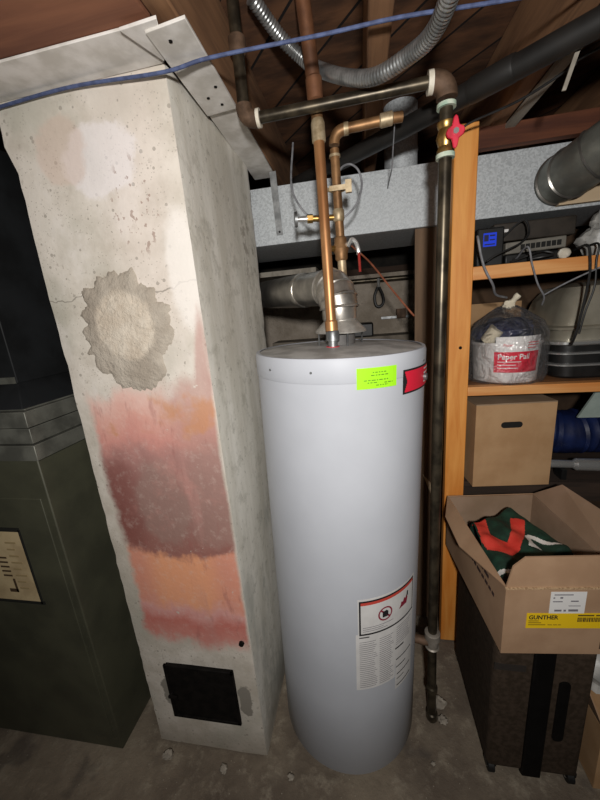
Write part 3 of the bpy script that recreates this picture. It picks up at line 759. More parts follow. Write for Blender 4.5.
mb = MB().box((-.078, CY-.02, 1.936), (-.014, CY-.014, 1.950)); mb.box((-.03, CY-.024, 1.926), (-.012, CY-.012, 1.960)); mb.tube([(-.083, CY-.017, 1.942), (-.055, CY+.02, 1.942), (-.02, CY-.017, 1.942)], .006, 8)
mb.build('pipe_clamp', M['solder'], cp)
dr = MB().tube([(-.055, CY, 1.868), (-.10, CY-.008, 1.869), (-.14, CY-.016, 1.870)], .009, 14).build('drain_branch', M['brass'], cp)
MB().tube([(-.133, CY-.0145, 1.870), (-.15, CY-.018, 1.8705)], .013, 6).build('packing_nut', M['brass'], dr)
MB().tube([(-.148, CY-.018, 1.8705), (-.182, CY-.024, 1.871)], [.010, .007], 12).build('threaded_spout', M['chrome'], dr)
mb = MB().tube([(-.180, CY-.024, 1.871), (-.188, CY-.026, 1.871)], .022, 16); mb.build('drain_knob', M['strapm'], dr)

# wire loop
tag(MB().tube(spline([(-.20, 1.30, 2.14), (-.203, 1.22, 2.00), (-.185, 1.195, 1.935), (-.145, 1.19, 1.885), (-.09, 1.19, 1.872), (-.04, 1.19, 1.872), (.000, 1.195, 1.905), (.018, 1.20, 1.955), (.010, 1.205, 1.998), (-.012, 1.21, 2.020), (-.035, 1.20, 2.015), (-.052, 1.185, 1.995)], 8), .0032, 8).build('grounding_wire', M['wiregrey']), 'thin grey wire looping around behind the two copper pipes', 'wire')

# ------------------------------------------------------------------ flexible conduit, drain pipe, cord, cables
pts = spline([(-.232, 1.02, 2.34), (-.185, 1.10, 2.305), (-.140, 1.13, 2.272), (-.096, 1.115, 2.228), (-.017, 1.03, 2.148), (.052, .965, 2.103), (.12, .90, 2.094), (.152, .83, 2.082), (.163, .74, 2.080), (.165, .60, 2.09), (.16, .4, 2.16), (.155, .2, 2.25)], 10)
# resample evenly for the ridges
acc = [0]
for p, q in zip(pts, pts[1:]): acc.append(acc[-1]+(q-p).length)
def at(d):
    for i in range(len(pts)-1):
        if acc[i+1] >= d: return pts[i].lerp(pts[i+1], (d-acc[i])/max(1e-9, acc[i+1]-acc[i]))
    return pts[-1]
N = int(acc[-1]/.0022); rp = [at(acc[-1]*i/N) for i in range(N+1)]
rr = [(.0170 if (i % 4) in (0, 1) else .0146) for i in range(N+1)]
tag(MB().tube(rp, rr, 18).build('flexible_conduit', M['flex'], sharp=80), 'ribbed grey flexible metal conduit sagging below the ceiling joists', 'conduit')
dp = thing('drain_pipe', (.2, 1.2, 2.08), 'thick black plastic drain pipe slanting under the ceiling joists', 'pipe')
MB().tube([(-.25, 1.64, 2.13), (-.035, 1.44, 2.118), (.15, 1.265, 2.113), (.325, 1.10, 2.110)], .0265, 22).build('pipe_run', M['abs'], dp)
MB().tube([(.30, 1.124, 2.111), (.305, 1.119, 2.111), (.375, 1.055, 2.111), (.38, 1.050, 2.111)], [.027, .029, .029, .027], 22).build('pipe_hub', M['abs'], dp)
MB().tube([(.36, 1.07, 2.110), (.49, .955, 2.111), (.75, .72, 2.11), (1.2, .32, 2.115)], .0265, 22).build('pipe_run', M['abs'], dp)
tag(MB().tube(spline([(-1.9, .825, 2.10), (-1.2, .838, 2.110), (-.838, .838, 2.126), (-.62, .832, 2.129), (-.395, .825, 2.113), (-.287, .828, 2.121), (-.06, .850, 2.13), (.096, .853, 2.131), (.279, .870, 2.131), (.46, .885, 2.134), (.9, .9, 2.138)], 8), .0036, 10).build('blue_cord', M['cord']), 'thin blue cord strung across the ceiling past the chimney and joists', 'cord')
tag(MB().tube(spline([(.245, 1.10, 2.05), (.30, 1.26, 2.075), (.34, 1.265, 2.098), (.443, 1.186, 2.10), (.522, 1.107, 2.115), (.562, 1.066, 2.125), (.9, .8, 2.147)], 8), .0035, 8).build('thin_cable', M['blackcable']), 'thin black cable from the gas valve toward the upper right corner', 'cable')
tag(MB().slab([(.490, .99, 2.151), (.500, .99, 2.151), (.466, 1.0, 2.025), (.458, 1.0, 2.025)], (0, .003, 0)).build('pale_strap', M['lath']), 'narrow pale strap hanging behind the black drain pipe at upper right', 'strap')
tag(MB().tube([(.118, 1.195, 2.115), (.117, 1.30, 2.02), (.118, 1.49, 2.02)], .002, 6).build('hanger_wire', M['wiregrey']), 'thin grey hanger wire dropping from the black drain pipe by the branch duct', 'wire')
tag(MB().tube(spline([(-.03, 1.74, 1.873), (.05, 1.67, 1.785), (.14, 1.60, 1.655), (.210, 1.535, 1.555), (.222, 1.525, 1.542)], 6), .0042, 8).build('orange_tube', M['orange']), 'thin reddish tube slanting down to the brown panel behind the water heater', 'tube')

# ------------------------------------------------------------------ shelving, post, panel
po = tag(MB().box((.328, 1.393, 0), (.404, 1.43, 2.15)).build('wooden_post', M['post'], bevel=.003), 'upright orange pine post between the gas pipe and the shelves', 'post')
tag(MB().box((.222, 1.52, 0), (.343, 1.54, 1.872)).build('brown_panel', M['plank'], bevel=.001), 'dark brown vertical plank standing behind the gas pipe, left of the post', 'panel')
tag(MB().slab([(.258, 1.520, .822), (.314, 1.520, .753), (.314, 1.520, .675)], (0, -.002, 0)).build('torn_card', M['ply']), 'torn pale triangle of card stuck on the brown plank beside the tank', 'card')
MBk = MB().tube([(.37, 1.3935, 1.415), (.37, 1.391, 1.415)], .006, 10); k_ = MBk.build('wood_knot', M['blackmetal'], po)
def shelf(z0, z1, zb, label, name='shelf_board', rail=True):
    t = thing(name, (1.0, 1.6, zb), label, 'shelf', 'wooden shelves right of the post'); bm_ = M['shelf'] if rail else M['backbeam']
    if rail: MB().box((.403, 1.395, z0), (1.6, 1.433, z1)).build('front_rail', M['rail'], t, bevel=.003)
    else: MB().box((.403, 1.46, z0-.06), (1.6, 1.49, z1-.02)).build('front_rail', bm_, t)
    MB().box((.403, 1.433, z1-.02), (1.6, 1.98, z1)).build('board', bm_, t)
    return t
shelf(1.656, 1.702, 1.656, 'upper wooden shelf with orange front rail holding the electronics')
shelf(1.222, 1.258, 1.222, 'middle wooden shelf holding the bagged pail and the roaster')
shelf(.79, .83, .79, rail=False, label='lower wooden shelf under the carton with a hand hole')
tag(MB().box((.345, 1.99, .0), (1.6, 2.0, 1.87)).build('shelf_back_panel', simple('brown_hardboard', '#3b2b1e', '#57422f', 5, .9)), 'brown hardboard sheet closing the back of the shelves', 'panel')
tag(MB().box((.43, 1.95, 1.262), (.80, 1.985, 1.56)).build('flat_carton', M['card']), 'flat brown carton leaning behind the bagged pail on the middle shelf', 'carton')

# electronics on the upper shelf
SZ = 1.702
md = thing('modem', (.475, 1.50, SZ), 'small black modem with a lit blue screen, at left on the upper shelf', 'modem')
MB().box((.432, 1.46, SZ), (.525, 1.54, SZ+.135)).build('housing', M['blackplastic'], md, bevel=.006)
sc_ = MB().box((.453, 1.457, 1.772), (.497, 1.461, 1.818)).build('screen', M['lcd'], md); plab(sc_, 'lit blue screen')
mb = MB()
for a in ((.455, .470, 1.790, 1.812), (.474, .492, 1.806, 1.811), (.474, .492, 1.792, 1.796), (.457, .492, 1.777, 1.781)): mb.box((a[0], 1.4555, a[2]), (a[1], 1.4575, a[3]))
mb.build('screen_digits', M['lcdink'], sc_)
rt = thing('router', (.63, 1.56, SZ), 'flat black router lying under the grey switch on the upper shelf', 'router')
MB().box((.535, 1.47, SZ), (.745, 1.64, SZ+.036)).build('housing', M['blackplastic'], rt, bevel=.005)
mb = MB()
for i in range(6): mb.box((.56+i*.027, 1.467, SZ+.010), (.575+i*.027, 1.471, SZ+.024))
mb.build('ports', M['slot'], rt)
sw = thing('network_switch', (.64, 1.53, SZ+.036), 'long grey network switch with a row of ports on the upper shelf', 'network switch', rot=(0, math.radians(-1.5), 0))
MB().box((-.105, -.06, 0.004), (.095, .09, .044)).build('housing', M['greyplastic'], sw, local=True, bevel=.004)
mb = MB()
for i in range(8): mb.box((-.055+i*.017, -.063, .014), (-.042+i*.017, -.058, .032))
mb.build('ports', M['slot'], sw, local=True)
ub = thing('power_strip_box', (.62, 1.60, SZ+.085), 'long black electronics box with a white sticker, topmost on the upper shelf', 'electronics box')
MB().box((.50, 1.50, SZ+.086), (.775, 1.72, SZ+.150)).build('housing', simple('brown_black_plastic', '#26211b', '#38312a', 14, .5), ub, bevel=.004)
MB().box((.512, 1.497, SZ+.118), (.550, 1.501, SZ+.128)).build('white_sticker', M['white'], ub)
MB().box((.46, 1.66, SZ), (.80, 1.70, SZ+.088)).build('rear_stand', M['blackplastic'], ub)
mb = MB().sphere((.865, 1.48, SZ+.12), .05, 24, (1.0, .9, .9), .25); mb.sphere((.855, 1.49, SZ+.055), .056, 24, (1.25, .9, 1.0), .3)
tag(mb.build('crumpled_bag', M['whitebag']), 'crumpled pale plastic bag at the right end of the upper shelf', 'bag')
tag(MB().sphere((.722, 1.455, SZ+.020), .018, 16, (1.2, .9, 1.0), .15).build('white_knob', M['dope']), 'small round white plug in front of the router on the upper shelf', 'plug')
# loose cables hanging over the rail
def cable(pts, r, mat, label):
    tag(MB().tube(spline(pts, 8), r, 8).build('hanging_cable', mat), label, 'cable', 'cables hanging from the electronics')
cable([(.44, 1.455, 1.74), (.412, 1.388, 1.80), (.424, 1.384, 1.74), (.440, 1.384, 1.69), (.47, 1.388, 1.635), (.50, 1.44, 1.60), (.56, 1.5, 1.585)], .0042, M['wiregrey'], 'thick grey cable looping down beside the post from the blue-screen modem')
cable([(.52, 1.455, 1.80), (.575, 1.44, 1.845), (.588, 1.42, 1.80), (.555, 1.40, 1.765), (.48, 1.39, 1.735), (.445, 1.388, 1.715)], .0035, M['blackcable'], 'black cable arching in front of the network switch')
cable([(.57, 1.465, 1.72), (.575, 1.39, 1.75), (.592, 1.385, 1.69), (.615, 1.386, 1.625), (.645, 1.40, 1.58), (.66, 1.44, 1.55)], .0030, M['wiregrey'], 'grey cable dropping over the middle of the upper rail')
cable([(.76, 1.47, 1.73), (.758, 1.39, 1.735), (.768, 1.384, 1.69), (.772, 1.384, 1.63), (.765, 1.386, 1.53), (.755, 1.39, 1.44), (.755, 1.41, 1.40)], .0042, M['blackcable'], 'black cable hanging in front of the roaster, the left one of the pair')
cable([(.80, 1.47, 1.74), (.79, 1.388, 1.735), (.788, 1.384, 1.68), (.792, 1.384, 1.6), (.775, 1.386, 1.52), (.768, 1.395, 1.44)], .0034, M['blackcable'], 'black cable hanging in front of the roaster, the right one of the pair')
cable([(.90, 1.383, 1.70), (.82, 1.383, 1.668), (.74, 1.386, 1.635), (.69, 1.395, 1.61), (.655, 1.42, 1.585)], .0028, M['wiregrey'], 'thin grey wire slanting under the upper rail at the right')
cable([(.55, 1.462, 1.71), (.60, 1.43, 1.726), (.65, 1.445, 1.735), (.68, 1.43, 1.722), (.64, 1.42, 1.715), (.60, 1.44, 1.712)], .0042, M['blackcable'], 'coiled black cable lying in front of the router')

# bagged pail
MZ = 1.258
PX, PY = .578, 1.525
pl = thing('paper_pail', (PX, PY, MZ), 'white pail with a red and white label, inside the clear bag on the middle shelf', 'pail')
MB().lathe([(.105, .003), (.114, .006), (.122, .15), (.127, .152), (.127, .162), (.118, .162), (.112, .03), (.01, .02)], 48, (PX, PY, MZ)).build('tub', M['pail'], pl)
def pcyl(t, z, r): q = math.radians(t); return (PX + r*math.sin(q), PY - r*math.cos(q), MZ+z)
def ppatch(mb, t0, t1, z0, z1, r0, r1):
    n = 12
    for i in range(n):
        a, b = t0+(t1-t0)*i/n, t0+(t1-t0)*(i+1)/n
        mb._f([mb.bm.verts.new(p) for p in (pcyl(a, z0, r0), pcyl(b, z0, r0), pcyl(b, z1, r1), pcyl(a, z1, r1))])
rz = lambda z: .1155 + z*.055
mb = MB(); ppatch(mb, -36, 42, .128, .185, rz(.128)+.002, rz(.185)); lw_ = mb.build('white_label', M['white'], pl, flip=False)
mb = MB(); ppatch(mb, -38, 42, .048, .128, rz(.048), rz(.128)); lr_ = mb.build('red_label', M['lred'], pl, flip=False); plab(lr_, 'red label with white lettering')
mb = MB(); text_mesh('Paper Pail', .028, lambda x, y: pcyl(-32 + math.degrees(x/.123), .100+y, rz(.100+y)+.0015), mb, bold=.0006)
for i, w in enumerate((38, 30, 34)):
    ppatch(mb, -32, -32+w, .088-i*.012, .091-i*.012, rz(.088-i*.012)+.001, rz(.091-i*.012)+.001)
mb.build('lettering', M['white'], lr_, flip=False)
mb = MB(); text_mesh('Paper', .014, lambda x, y: pcyl(-24 + math.degrees(x/.123), .150+y, rz(.15+y)+.0035), mb)
ppatch(mb, 14, 36, .16, .163, rz(.16)+.003, rz(.163)+.003); ppatch(mb, 14, 36, .15, .153, rz(.15)+.003, rz(.153)+.003); ppatch(mb, 14, 30, .14, .143, rz(.14)+.003, rz(.143)+.003)
mb.build('lettering', M['lred'], lw_, flip=False)
mb = MB(); mb.sphere((PX-.02, PY, MZ+.19), .095, 24, (1, .95, .62), .35); mb.sphere((PX+.03, PY+.02, MZ+.2), .075, 20, (1, .9, .6), .4)
tag(mb.build('navy_cloth', M['navy']), 'bundle of navy cloth on top of the white pail inside the clear bag', 'cloth')
mb = MB().tube([(PX-.085, PY-.045, MZ+.165), (PX-.060, PY-.070, MZ+.215)], .027, 20)
tag(mb.build('paper_roll', M['cream']), 'cream paper roll lying on the pail inside the clear bag', 'roll')
def bw(t, z):
    a = 2*PI*t
    return .010*mnoise.noise(Vector((math.cos(a)*3, math.sin(a)*3, z*14))) + (.006*math.sin(a*14+z*20) if z > .2 else 0)
bg = MB().lathe([(.10, .001), (.136, .004), (.146, .03), (.150, .08), (.146, .14), (.140, .19), (.112, .235), (.06, .275), (.025, .295)], 72, (PX, PY, MZ), bw, cap=False)
bo = thing('plastic_bag', (PX, PY, MZ), 'clear knotted plastic bag around the white pail on the middle shelf', 'bag')
bg.build('bag_body', M['bag'], bo, sharp=180)
mb = MB().sphere((PX-.005, PY-.02, MZ+.300), .020, 16, (1.1, .9, .9), .3); mb.tube(spline([(PX, PY-.02, MZ+.30), (PX+.012, PY-.035, MZ+.325), (PX+.02, PY-.04, MZ+.335)], 5), [.010]*5+[.012]*5+[.011], 10)
k_ = mb.build('bag_knot', M['cream'], bo); plab(k_, 'pale tied knot')

# roaster
ro = thing('roaster_oven', (.97, 1.62, MZ), 'big satin metal roaster with a domed lid and dark chrome-trimmed base on the middle shelf', 'roaster')
def rrect(x0, x1, y0, y1, r, n=6):
    P = []
    for cx, cy, a0 in ((x1-r, y1-r, 0), (x0+r, y1-r, 90), (x0+r, y0+r, 180), (x1-r, y0+r, 270)):
        for i in range(n+1):
            q = math.radians(a0+90*i/n); P.append((cx+r*math.cos(q), cy+r*math.sin(q)))
    return P
def loft(levels, mat, name, par):
    mb = MB(); rings = []
    for (ins, z) in levels: rings.append([mb.bm.verts.new((x, y, z)) for x, y in rrect(.735+ins, 1.24-ins, 1.455+ins*.8, 1.83-ins*.8, .06)])
    n = len(rings[0])
    for a, b in zip(rings, rings[1:]):
        for i in range(n): mb._f([a[i], a[(i+1) % n], b[(i+1) % n], b[i]])
    mb._f(rings[0][::-1]); mb._f(rings[-1]); return mb.build(name, mat, par, sharp=30)
loft([(.02, MZ+.001), (.012, MZ+.01), (.005, MZ+.12), (.005, MZ+.13)], M['blackplastic'], 'base', ro)
loft([(-.004, MZ+.132), (-.012, MZ+.137), (-.012, MZ+.146), (-.002, MZ+.150)], M['chrome'], 'rim', ro)
loft([(.010, MZ+.150), (.008, MZ+.185), (.006, MZ+.19)], M['pan'], 'pan_band', ro)
loft([(-.008, MZ+.191), (-.010, MZ+.200), (.004, MZ+.206), (.03, MZ+.30), (.06, MZ+.345), (.14, MZ+.362)], M['pan'], 'lid', ro)
for z in (MZ+.05, MZ+.095): loft([(.002, z), (-.006, z+.003), (-.006, z+.008), (.002, z+.011)], M['chrome'], 'trim_band', ro)

# carton on lower shelf
LZ = .83
cb = thing('carton', (.437, 1.39, LZ), 'plain tan cardboard carton with an oval hand hole on the lower shelf', 'carton', rot=(0, 0, math.radians(5)))
W, D_, H_ = .300, .40, .352
mb = MB(); mb.box((0, 0, 0), (W, .005, H_)); mb.box((0, D_-.005, 0), (W, D_, H_)); mb.box((0, .005, 0), (.005, D_-.005, H_)); mb.box((W-.005, .005, 0), (W, D_-.005, H_)); mb.box((.005, .005, 0), (W-.005, D_-.005, .005))
mb.build('carton_body', M['card'], cb, local=True)
mb = MB(); mb.box((0, 0, H_), (W, D_/2-.002, H_+.005)); mb.box((0, D_/2+.002, H_), (W, D_, H_+.005)); mb.build('top_flap', simple('dull_carton_top', '#8f785f', '#a28a70', 6, .9), cb, local=True)
mb = MB(); pts = []
hx, hz = W*.46, H_-.085
for a0, cx in ((-90, hx+.028), (90, hx-.028)):
    for i in range(9): q = math.radians(a0+180*i/8); pts.append((cx+.0125*math.cos(q), -.0008, hz+.0125*math.sin(q)))
mb.slab(pts, (0, .002, 0)); mb.build('hand_hole', M['slot'], cb, local=True)
# rolled blue tarp + chrome tubes beside it
mb = MB(); pp = spline([(.77, 1.62, .995), (.86, 1.60, .99), (.95, 1.60, .995), (1.10, 1.6, .99), (1.25, 1.6, 1.0)], 8)
mb.tube(pp, [.095 + .012*mnoise.noise(Vector((i*.9, 0, 0))) for i in range(len(pp))], 28)
tag(mb.build('folded_tarp', M['bluetarp']), 'rolled dark blue tarp on the lower shelf right of the tan carton', 'tarp')
ct = thing('chrome_tube', (.95, 1.50, .83), 'chrome metal tube with stepped end lying in front of the blue tarp', 'tube')
MB().tube([(.762, 1.48, .893), (.768, 1.48, .893), (.85, 1.478, .891), (.855, 1.478, .891)], [.012, .017, .017, .015], 16).build('tube_end', M['chrome'], ct)
MB().tube([(.85, 1.478, .891), (.86, 1.477, .891), (1.3, 1.46, .884)], [.018, .026, .026], 18).build('tube_body', M['chrome'], ct)
MB().box((.80, 1.455, .83), (.82, 1.51, .876)).build('rest_foot', M['blackplastic'], ct); MB().box((1.1, 1.44, .83), (1.12, 1.50, .862)).build('rest_foot', M['blackplastic'], ct)
tag(MB().slab([(.862, 1.505, 1.085), (1.0, 1.505, 1.085), (1.0, 1.505, 1.19), (.915, 1.505, 1.19)], (0, .01, 0)).build('pale_folder', simple('pale_green_card', '#8f9d96', '#a5b1aa', 8, .7)), 'pale grey-green card standing on the blue tarp at the right edge', 'card')

# ------------------------------------------------------------------ wheeled case and open box in front
BZ = .572
ws = thing('wheeled_case', (.51, 1.1, 0), 'tall black wheeled case standing on the floor under the open cardboard box', 'case')
MB().box((.372, .897, .035), (.652, 1.315, BZ)).build('case_body', M['case'], ws, bevel=.018, seg=4)
MB().box((.478, .887, .03), (.536, .90, BZ-.002)).build('front_band', M['case2'], ws, bevel=.004)
mb = MB(); mb.slab([(x, .894, z) for x, z in rrect(.556, .588, .20, .45, .015)], (0, .006, 0)); mb.build('pull_grip', M['case2'], ws)
mb = MB(); mb.box((.372, .8965, BZ-.10), (.462, .8985, BZ-.075)); mb.build('piping', simple('case_piping', '#2e2926', None, rough=.6), ws)
for x, y in ((.390, .915), (.634, .915), (.390, 1.30), (.634, 1.30)):
    w_ = MB().tube([(x-.011, y, .022), (x+.011, y, .022)], .022, 20).build('wheel', M['rubber'], ws, bevel=.003)
    MB().tube([(x-.0125, y, .022), (x+.0125, y, .022)], .008, 12).build('axle', M['chrome'], w_)
    MB().box((x-.016, y-.012, .03), (x+.016, y+.012, .05)).build('wheel_fork', M['blackplastic'], ws)
mb = MB().tube([(.38, .905, .575), (.38, .905, .578)], .002, 6)

bx = thing('open_cardboard_box', (.374, .868, BZ), 'open brown cardboard box with a yellow label, on top of the black case', 'box', rot=(0, 0, math.radians(5.2)))
BW, BD, BH, T = .338, .485, .232, .005
w1 = MB().box((0, 0, 0), (BW, T, BH)).build('front_wall', M['card2'], bx, local=True)
MB().box((0, T, 0), (T, BD-T, BH)).build('side_wall', M['card2'], bx, local=True)
MB().box((BW-T, T, 0), (BW, BD-T, BH)).build('side_wall', M['cardin'], bx, local=True)
MB().box((0, BD-T, 0), (BW, BD, BH)).build('back_wall', M['cardin'], bx, local=True)
MB().box((T, T, 0), (BW-T, BD-T, T)).build('box_bottom', M['cardin'], bx, local=True)
# flaps
MB().slab([(0.002, .003, BH), (.022, .012, BH+.062), (.055, .016, BH+.088), (BW, .016, BH+.090), (BW, .003, BH)], (0, .005, 0)).build('front_flap', M['card2'], bx, local=True).rotation_euler = (0, 0, 0)
MB().slab([(0, .003, BH), (0, BD, BH), (-.040, BD-.10, BH-.030), (-.046, .22, BH-.036)], (0, 0, .004)).build('side_flap', M['card2'], bx, local=True)
MB().slab([(BW, BD, BH), (BW+.035, BD-.11, BH+.10), (BW+.06, .10, BH+.10), (BW, .01, BH)], (-.004, 0, .002)).build('side_flap', M['cardin'], bx, local=True)
MB().slab([(0, BD, BH), (BW, BD, BH), (BW-.06, BD+.03, BH-.12), (.08, BD+.03, BH-.12)], (0, 0, .004)).build('back_flap', M['card2'], bx, local=True)
mb = MB()
for a in (((-.001, -.001, BH-.004), (BW, T+.001, BH+.001)),): mb.box(*a)
mb.build('fold_edge', M['cardedge'], w1, local=True)
# labels on the front wall, yd = -0.001
yl = MB().box((.062, -.0012, .095), (.335, 0, .147)).build('yellow_label', M['yellow'], w1, local=True); plab(yl, 'yellow label reading GUNTHER with a barcode')
mb = MB(); text_mesh('GUNTHER', .0195, lambda x, y: (.0675+x*.86, -.0018, .127+y), mb, bold=.0006)
mb.build('lettering', M['ink'], yl, local=True)
mb = MB(); x = .198
while x < .312:
    w = random.choice((.0014, .0022, .0034)); mb.box((x, -.0018, .118), (min(x+w, .312), -.0012, .133)); x += w + random.choice((.0012, .002))
for (a, b, z) in ((.198, .240, .138), (.245, .262, .138)): mb.box((a, -.0018, z), (b, -.0012, z+.004))
mb.build('barcode', simple('barcode_ink', '#54431a', None, rough=.7), yl, local=True)
mb = MB()
for z, b in ((.1195, .095), (.113, .102), (.106, .114)): mb.box((.0675, -.0018, z), (b, -.0012, z+.0028))
for a, b in ((.12, .132), (.135, .146), (.148, .156)): mb.box((a, -.0018, .106), (b, -.0012, .1085))
mb.build('fine_print', simple('olive_ink', '#8f7612', None, rough=.7), yl, local=True)
wl2 = MB().box((.120, -.0009, .145), (.213, 0, .220)).build('shipping_label', M['white'], w1, local=True); plab(wl2, 'small white printed label')
mb = MB()
for (a, b, z, h) in ((.158-.024*0, .163, .202, .004), (.178, .186, .202, .005), (.158, .186, .190, .003), (.210, .232, .191, .004), (.165, .186, .158, .006), (.192, .199, .158, .006), (.206, .234, .158, .007), (.16, .215, .213, .003), (.205, .24, .176, .002)):
    mb.box((.12+(a-.15)*.9, -.0015, z-.004), (.12+(b-.15)*.9, -.0008, z-.004+h))
mb.build('label_print', M['ink2'], wl2, local=True)
mb = MB()
for i in range(5): mb.box((.268+i*.013, -.0012, .02), (.272+i*.013, 0, .075+.01*(i % 2)))
mb.build('box_print', simple('brown_box_ink', '#5a4434', None, rough=.9), w1, local=True)
mb = MB()
for i, (y0, y1, z) in enumerate(((.06, .25, .150), (.27, .40, .160), (.10, .38, .180))):
    y = y0
    while y < y1: l = random.uniform(.012, .03); mb.box((-.0012, y, z-.006), (0, y+l, z+.005)); y += l+.008
mb.build('box_print', simple('dark_box_ink', '#3a2622', None, rough=.9), bx, local=True)

# jersey in the box
def jersey():
    mb = MB(); n = 150
    x0, x1, y0, y1 = .382, .690, .915, 1.345
    red = [(.389, 1.217), (.438, 1.238), (.424, 1.135), (.468, 1.105), (.498, 1.15), (.528, 1.240), (.567, 1.216), (.545, 1.16), (.523, 1.117), (.490, 1.065), (.454, 1.034), (.420, 1.05), (.393, 1.068), (.384, 1.10), (.388, 1.16)]
    wht = [[(.538, 1.145), (.552, 1.150), (.600, 1.100), (.628, 1.092), (.622, 1.082), (.590, 1.090), (.548, 1.128), (.545, 1.10), (.560, 1.07), (.520, 1.075), (.532, 1.10)],
           [(.382, .985), (.43, .972), (.43, .955), (.382, .967)]]
    def inside(p, poly):
        c = False; j = len(poly)-1
        for i in range(len(poly)):
            (xi, yi), (xj, yj) = poly[i], poly[j]
            if (yi > p[1]) != (yj > p[1]) and p[0] < (xj-xi)*(p[1]-yi)/(yj-yi)+xi: c = not c
            j = i
        return c
    dia = [(.36, 1.20), (.558, 1.322), (.66, 1.08), (.40, .90)]
    def dist_in(p):
        m = 1e9
        for i in range(4):
            a = Vector(dia[i]); b = Vector(dia[(i+1) % 4]); e = b-a; nrm = Vector((e.y, -e.x)).normalized()
            m = min(m, (Vector(p)-a).dot(nrm))
        return m
    def h(x, y):
        d = dist_in((x, y)); t = max(0, min(1, (d+.05)/.07)); t = t*t*(3-2*t)
        v = Vector((x, y, 0))
        return .635 + .150*t + .010*mnoise.noise(v*9) + .007*mnoise.noise(v*22) + .006*math.sin(x*60+y*25)*t
    g = [[mb.bm.verts.new((x0+(x1-x0)*i/n, y0+(y1-y0)*j/n, h(x0+(x1-x0)*i/n, y0+(y1-y0)*j/n))) for i in range(n+1)] for j in range(n+1)]
    for j in range(n):
        for i in range(n):
            c = (x0+(x1-x0)*(i+.5)/n, y0+(y1-y0)*(j+.5)/n)
            mb.mi = 1 if inside(c, red) else (2 if any(inside(c, w) for w in wht) else (3 if c[1] < .955 else 0))
            mb._f([g[j][i], g[j][i+1], g[j+1][i+1], g[j+1][i]])
    r = Matrix.Rotation(math.radians(5.2), 4, 'Z')
    o = mb.build('folded_jersey', [M['jgreen'], M['jred'], M['jwhite'], M['blackplastic']], sharp=180, flip=False)
    tag(o, 'dark green folded jersey with red and white print inside the open cardboard box', 'jersey')
jersey()

# loose carton at the right edge on the floor
lc = thing('floor_carton', (.86, 1.06, 0), 'battered cardboard carton on the floor at the right edge beside the black case', 'carton')
MB().box((.70, .90, 0), (1.06, 1.25, .26)).build('carton_body', M['card'], lc, bevel=.002)
MB().slab([(.70, .90, .26), (.70, 1.25, .26), (.668, 1.23, .36), (.664, .93, .37)], (.004, 0, 0)).build('carton_flap', M['card2'], lc)
MB().slab([(.70, .90, .26), (1.06, .90, .26), (1.05, .80, .20), (.72, .80, .20)], (0, 0, .004)).build('carton_flap', M['card'], lc)
mb = MB().sphere((.80, 1.06, .33), .10, 24, (1, 1, .75), .35); tag(mb.build('pale_bag', M['whitebag']), 'pale plastic bag on the floor carton at the right edge', 'bag')

# rubble on the floor
for i, (x, y, s) in enumerate(((.262, 1.10, .028), (.262, 1.04, .018), (.10, .70, .010), (-.30, .80, .012), (.05, .72, .006), (.20, .90, .008), (-.55, .79, .016), (-.78, .80, .02))):
    mb = MB().sphere((x, y, s*.45), s, 12, (1, .8, .6), .6)
    tag(mb.build('rubble_chip', M['stone'], sharp=30), ['largest pale rubble chip behind the gas drip leg', 'pale rubble chip right of the gas drip leg', 'tiny chip on the floor in front of the water heater', 'small chip between chimney and water heater', 'tiniest chip below the water heater front', 'small chip on the floor between tank and black case', 'grey rubble chip in front of the chimney clean-out door', 'grey rubble chip at the left foot of the chimney'][i], 'rubble', 'rubble chips on the floor')

# ------------------------------------------------------------------ background behind the tank
tag(MB().box((-.95, 1.90, 1.79), (-.22, 2.498, 1.815)).build('painted_board', M['lath']), 'grey painted board behind the vent pipe, below the trunk duct', 'board')
tag(MB().tube([(-.6, 2.46, 1.765), (1.3, 2.44, 1.745)], .016, 12).build('wall_pipe', M['iron']), 'dark pipe running along the top of the back wall', 'pipe')
ky = thing('hanging_clip', (.13, 2.45, 1.6), 'small black clip with a bright end hanging on the back wall', 'clip')
MB().tube([(.125, 2.43, 1.765), (.125, 2.43, 1.71)], .010, 10).build('clip_end', M['chrome'], ky)
MB().tube(spline([(.125, 2.44, 1.72), (.10, 2.45, 1.66), (.105, 2.45, 1.60), (.13, 2.45, 1.585), (.155, 2.45, 1.61), (.15, 2.45, 1.66), (.128, 2.44, 1.71)], 5), .010, 8).build('clip_loop', M['blackcable'], ky)
bs = thing('wall_bracket', (.22, 2.4, 1.5), 'small metal bracket on the back wall where the reddish tube ends', 'bracket')
MB().box((.14, 2.46, 1.50), (.34, 2.5, 1.515)).build('bracket_bar', M['strapm'], bs)
MB().box((.24, 2.44, 1.50), (.30, 2.5, 1.56)).build('bracket_block', M['elbow'], bs)
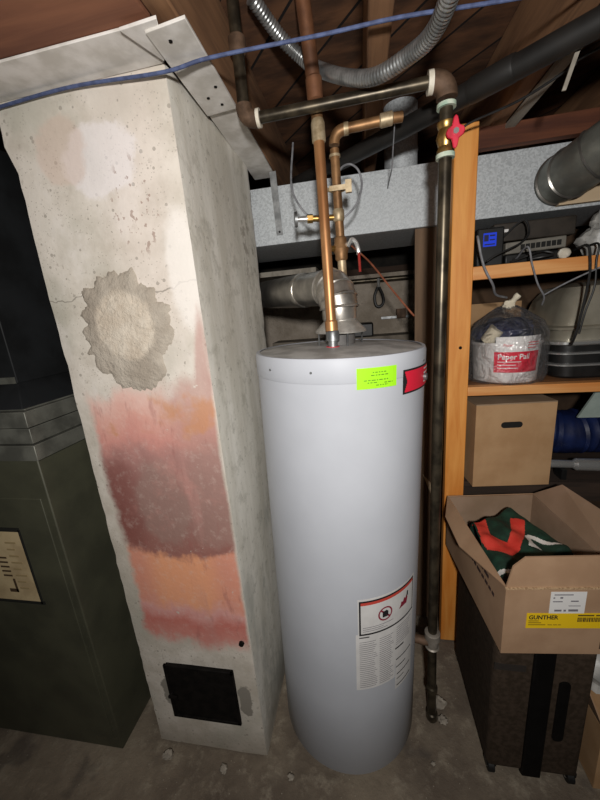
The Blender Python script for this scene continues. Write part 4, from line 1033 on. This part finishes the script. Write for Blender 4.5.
tag(MB().box((-.6, 2.30, 1.355), (.325, 2.5, 1.40)).build('wall_ledge', simple('stone_ledge', '#6b6257', '#8b8174', 12, .9)), 'pale ledge along the back wall just above the tank top', 'ledge')
tag(MB().box((-.09, 2.30, 1.40), (.08, 2.44, 1.49)).build('dark_box', M['blackplastic'], bevel=.01), 'dark box sitting on the wall ledge behind the draft hood', 'box')
tag(MB().tube([(-.3, 2.30, 1.95), (-.1, 2.28, 1.99)], .02, 10).build('dark_rod', M['rustpipe']), 'short rusty rod lying deep behind the trunk duct', 'rod') if False else None

# ------------------------------------------------------------------ lights, world, camera
def point(loc, power, rad, col=(1, 1, 1)):
    l = bpy.data.lights.new('lamp', 'POINT'); l.energy = power; l.shadow_soft_size = rad; l.color = col
    o = bpy.data.objects.new('lamp', l); o.location = loc; COL.objects.link(o); return o
sp = bpy.data.lights.new('flash_lamp', 'SPOT'); sp.energy = 82; sp.shadow_soft_size = .04; sp.color = (1, .97, .93); sp.spot_size = math.radians(150); sp.spot_blend = 1
so = bpy.data.objects.new('flash_lamp', sp); COL.objects.link(so); so.location = (.06, -.32, 1.74)
so.rotation_euler = Vector((-.10, .965, -.18)).to_track_quat('-Z', 'Y').to_euler()
point((.45, -1.2, 2.1), 2, .12, (1, .93, .84))
w = bpy.data.worlds.new('world'); scene.world = w; w.use_nodes = True
w.node_tree.nodes['Background'].inputs[0].default_value = (.02, .02, .022, 1)
w.node_tree.nodes['Background'].inputs[1].default_value = .3
cam = bpy.data.cameras.new('camera'); co = bpy.data.objects.new('camera', cam); COL.objects.link(co)
R3 = Matrix(((.983, .035, .182), (.167, .262, -.951), (-.081, .964, .251)))
q = R3.to_quaternion().normalized(); co.matrix_world = Matrix.Translation((0, 0, 1.6)) @ q.to_matrix().to_4x4()
cam.sensor_fit = 'VERTICAL'; cam.sensor_height = 36; cam.lens = 342/800*36; cam.clip_start = .02
scene.camera = co
scene.view_settings.view_transform = 'Standard'; scene.view_settings.look = 'None'; scene.view_settings.exposure = 0
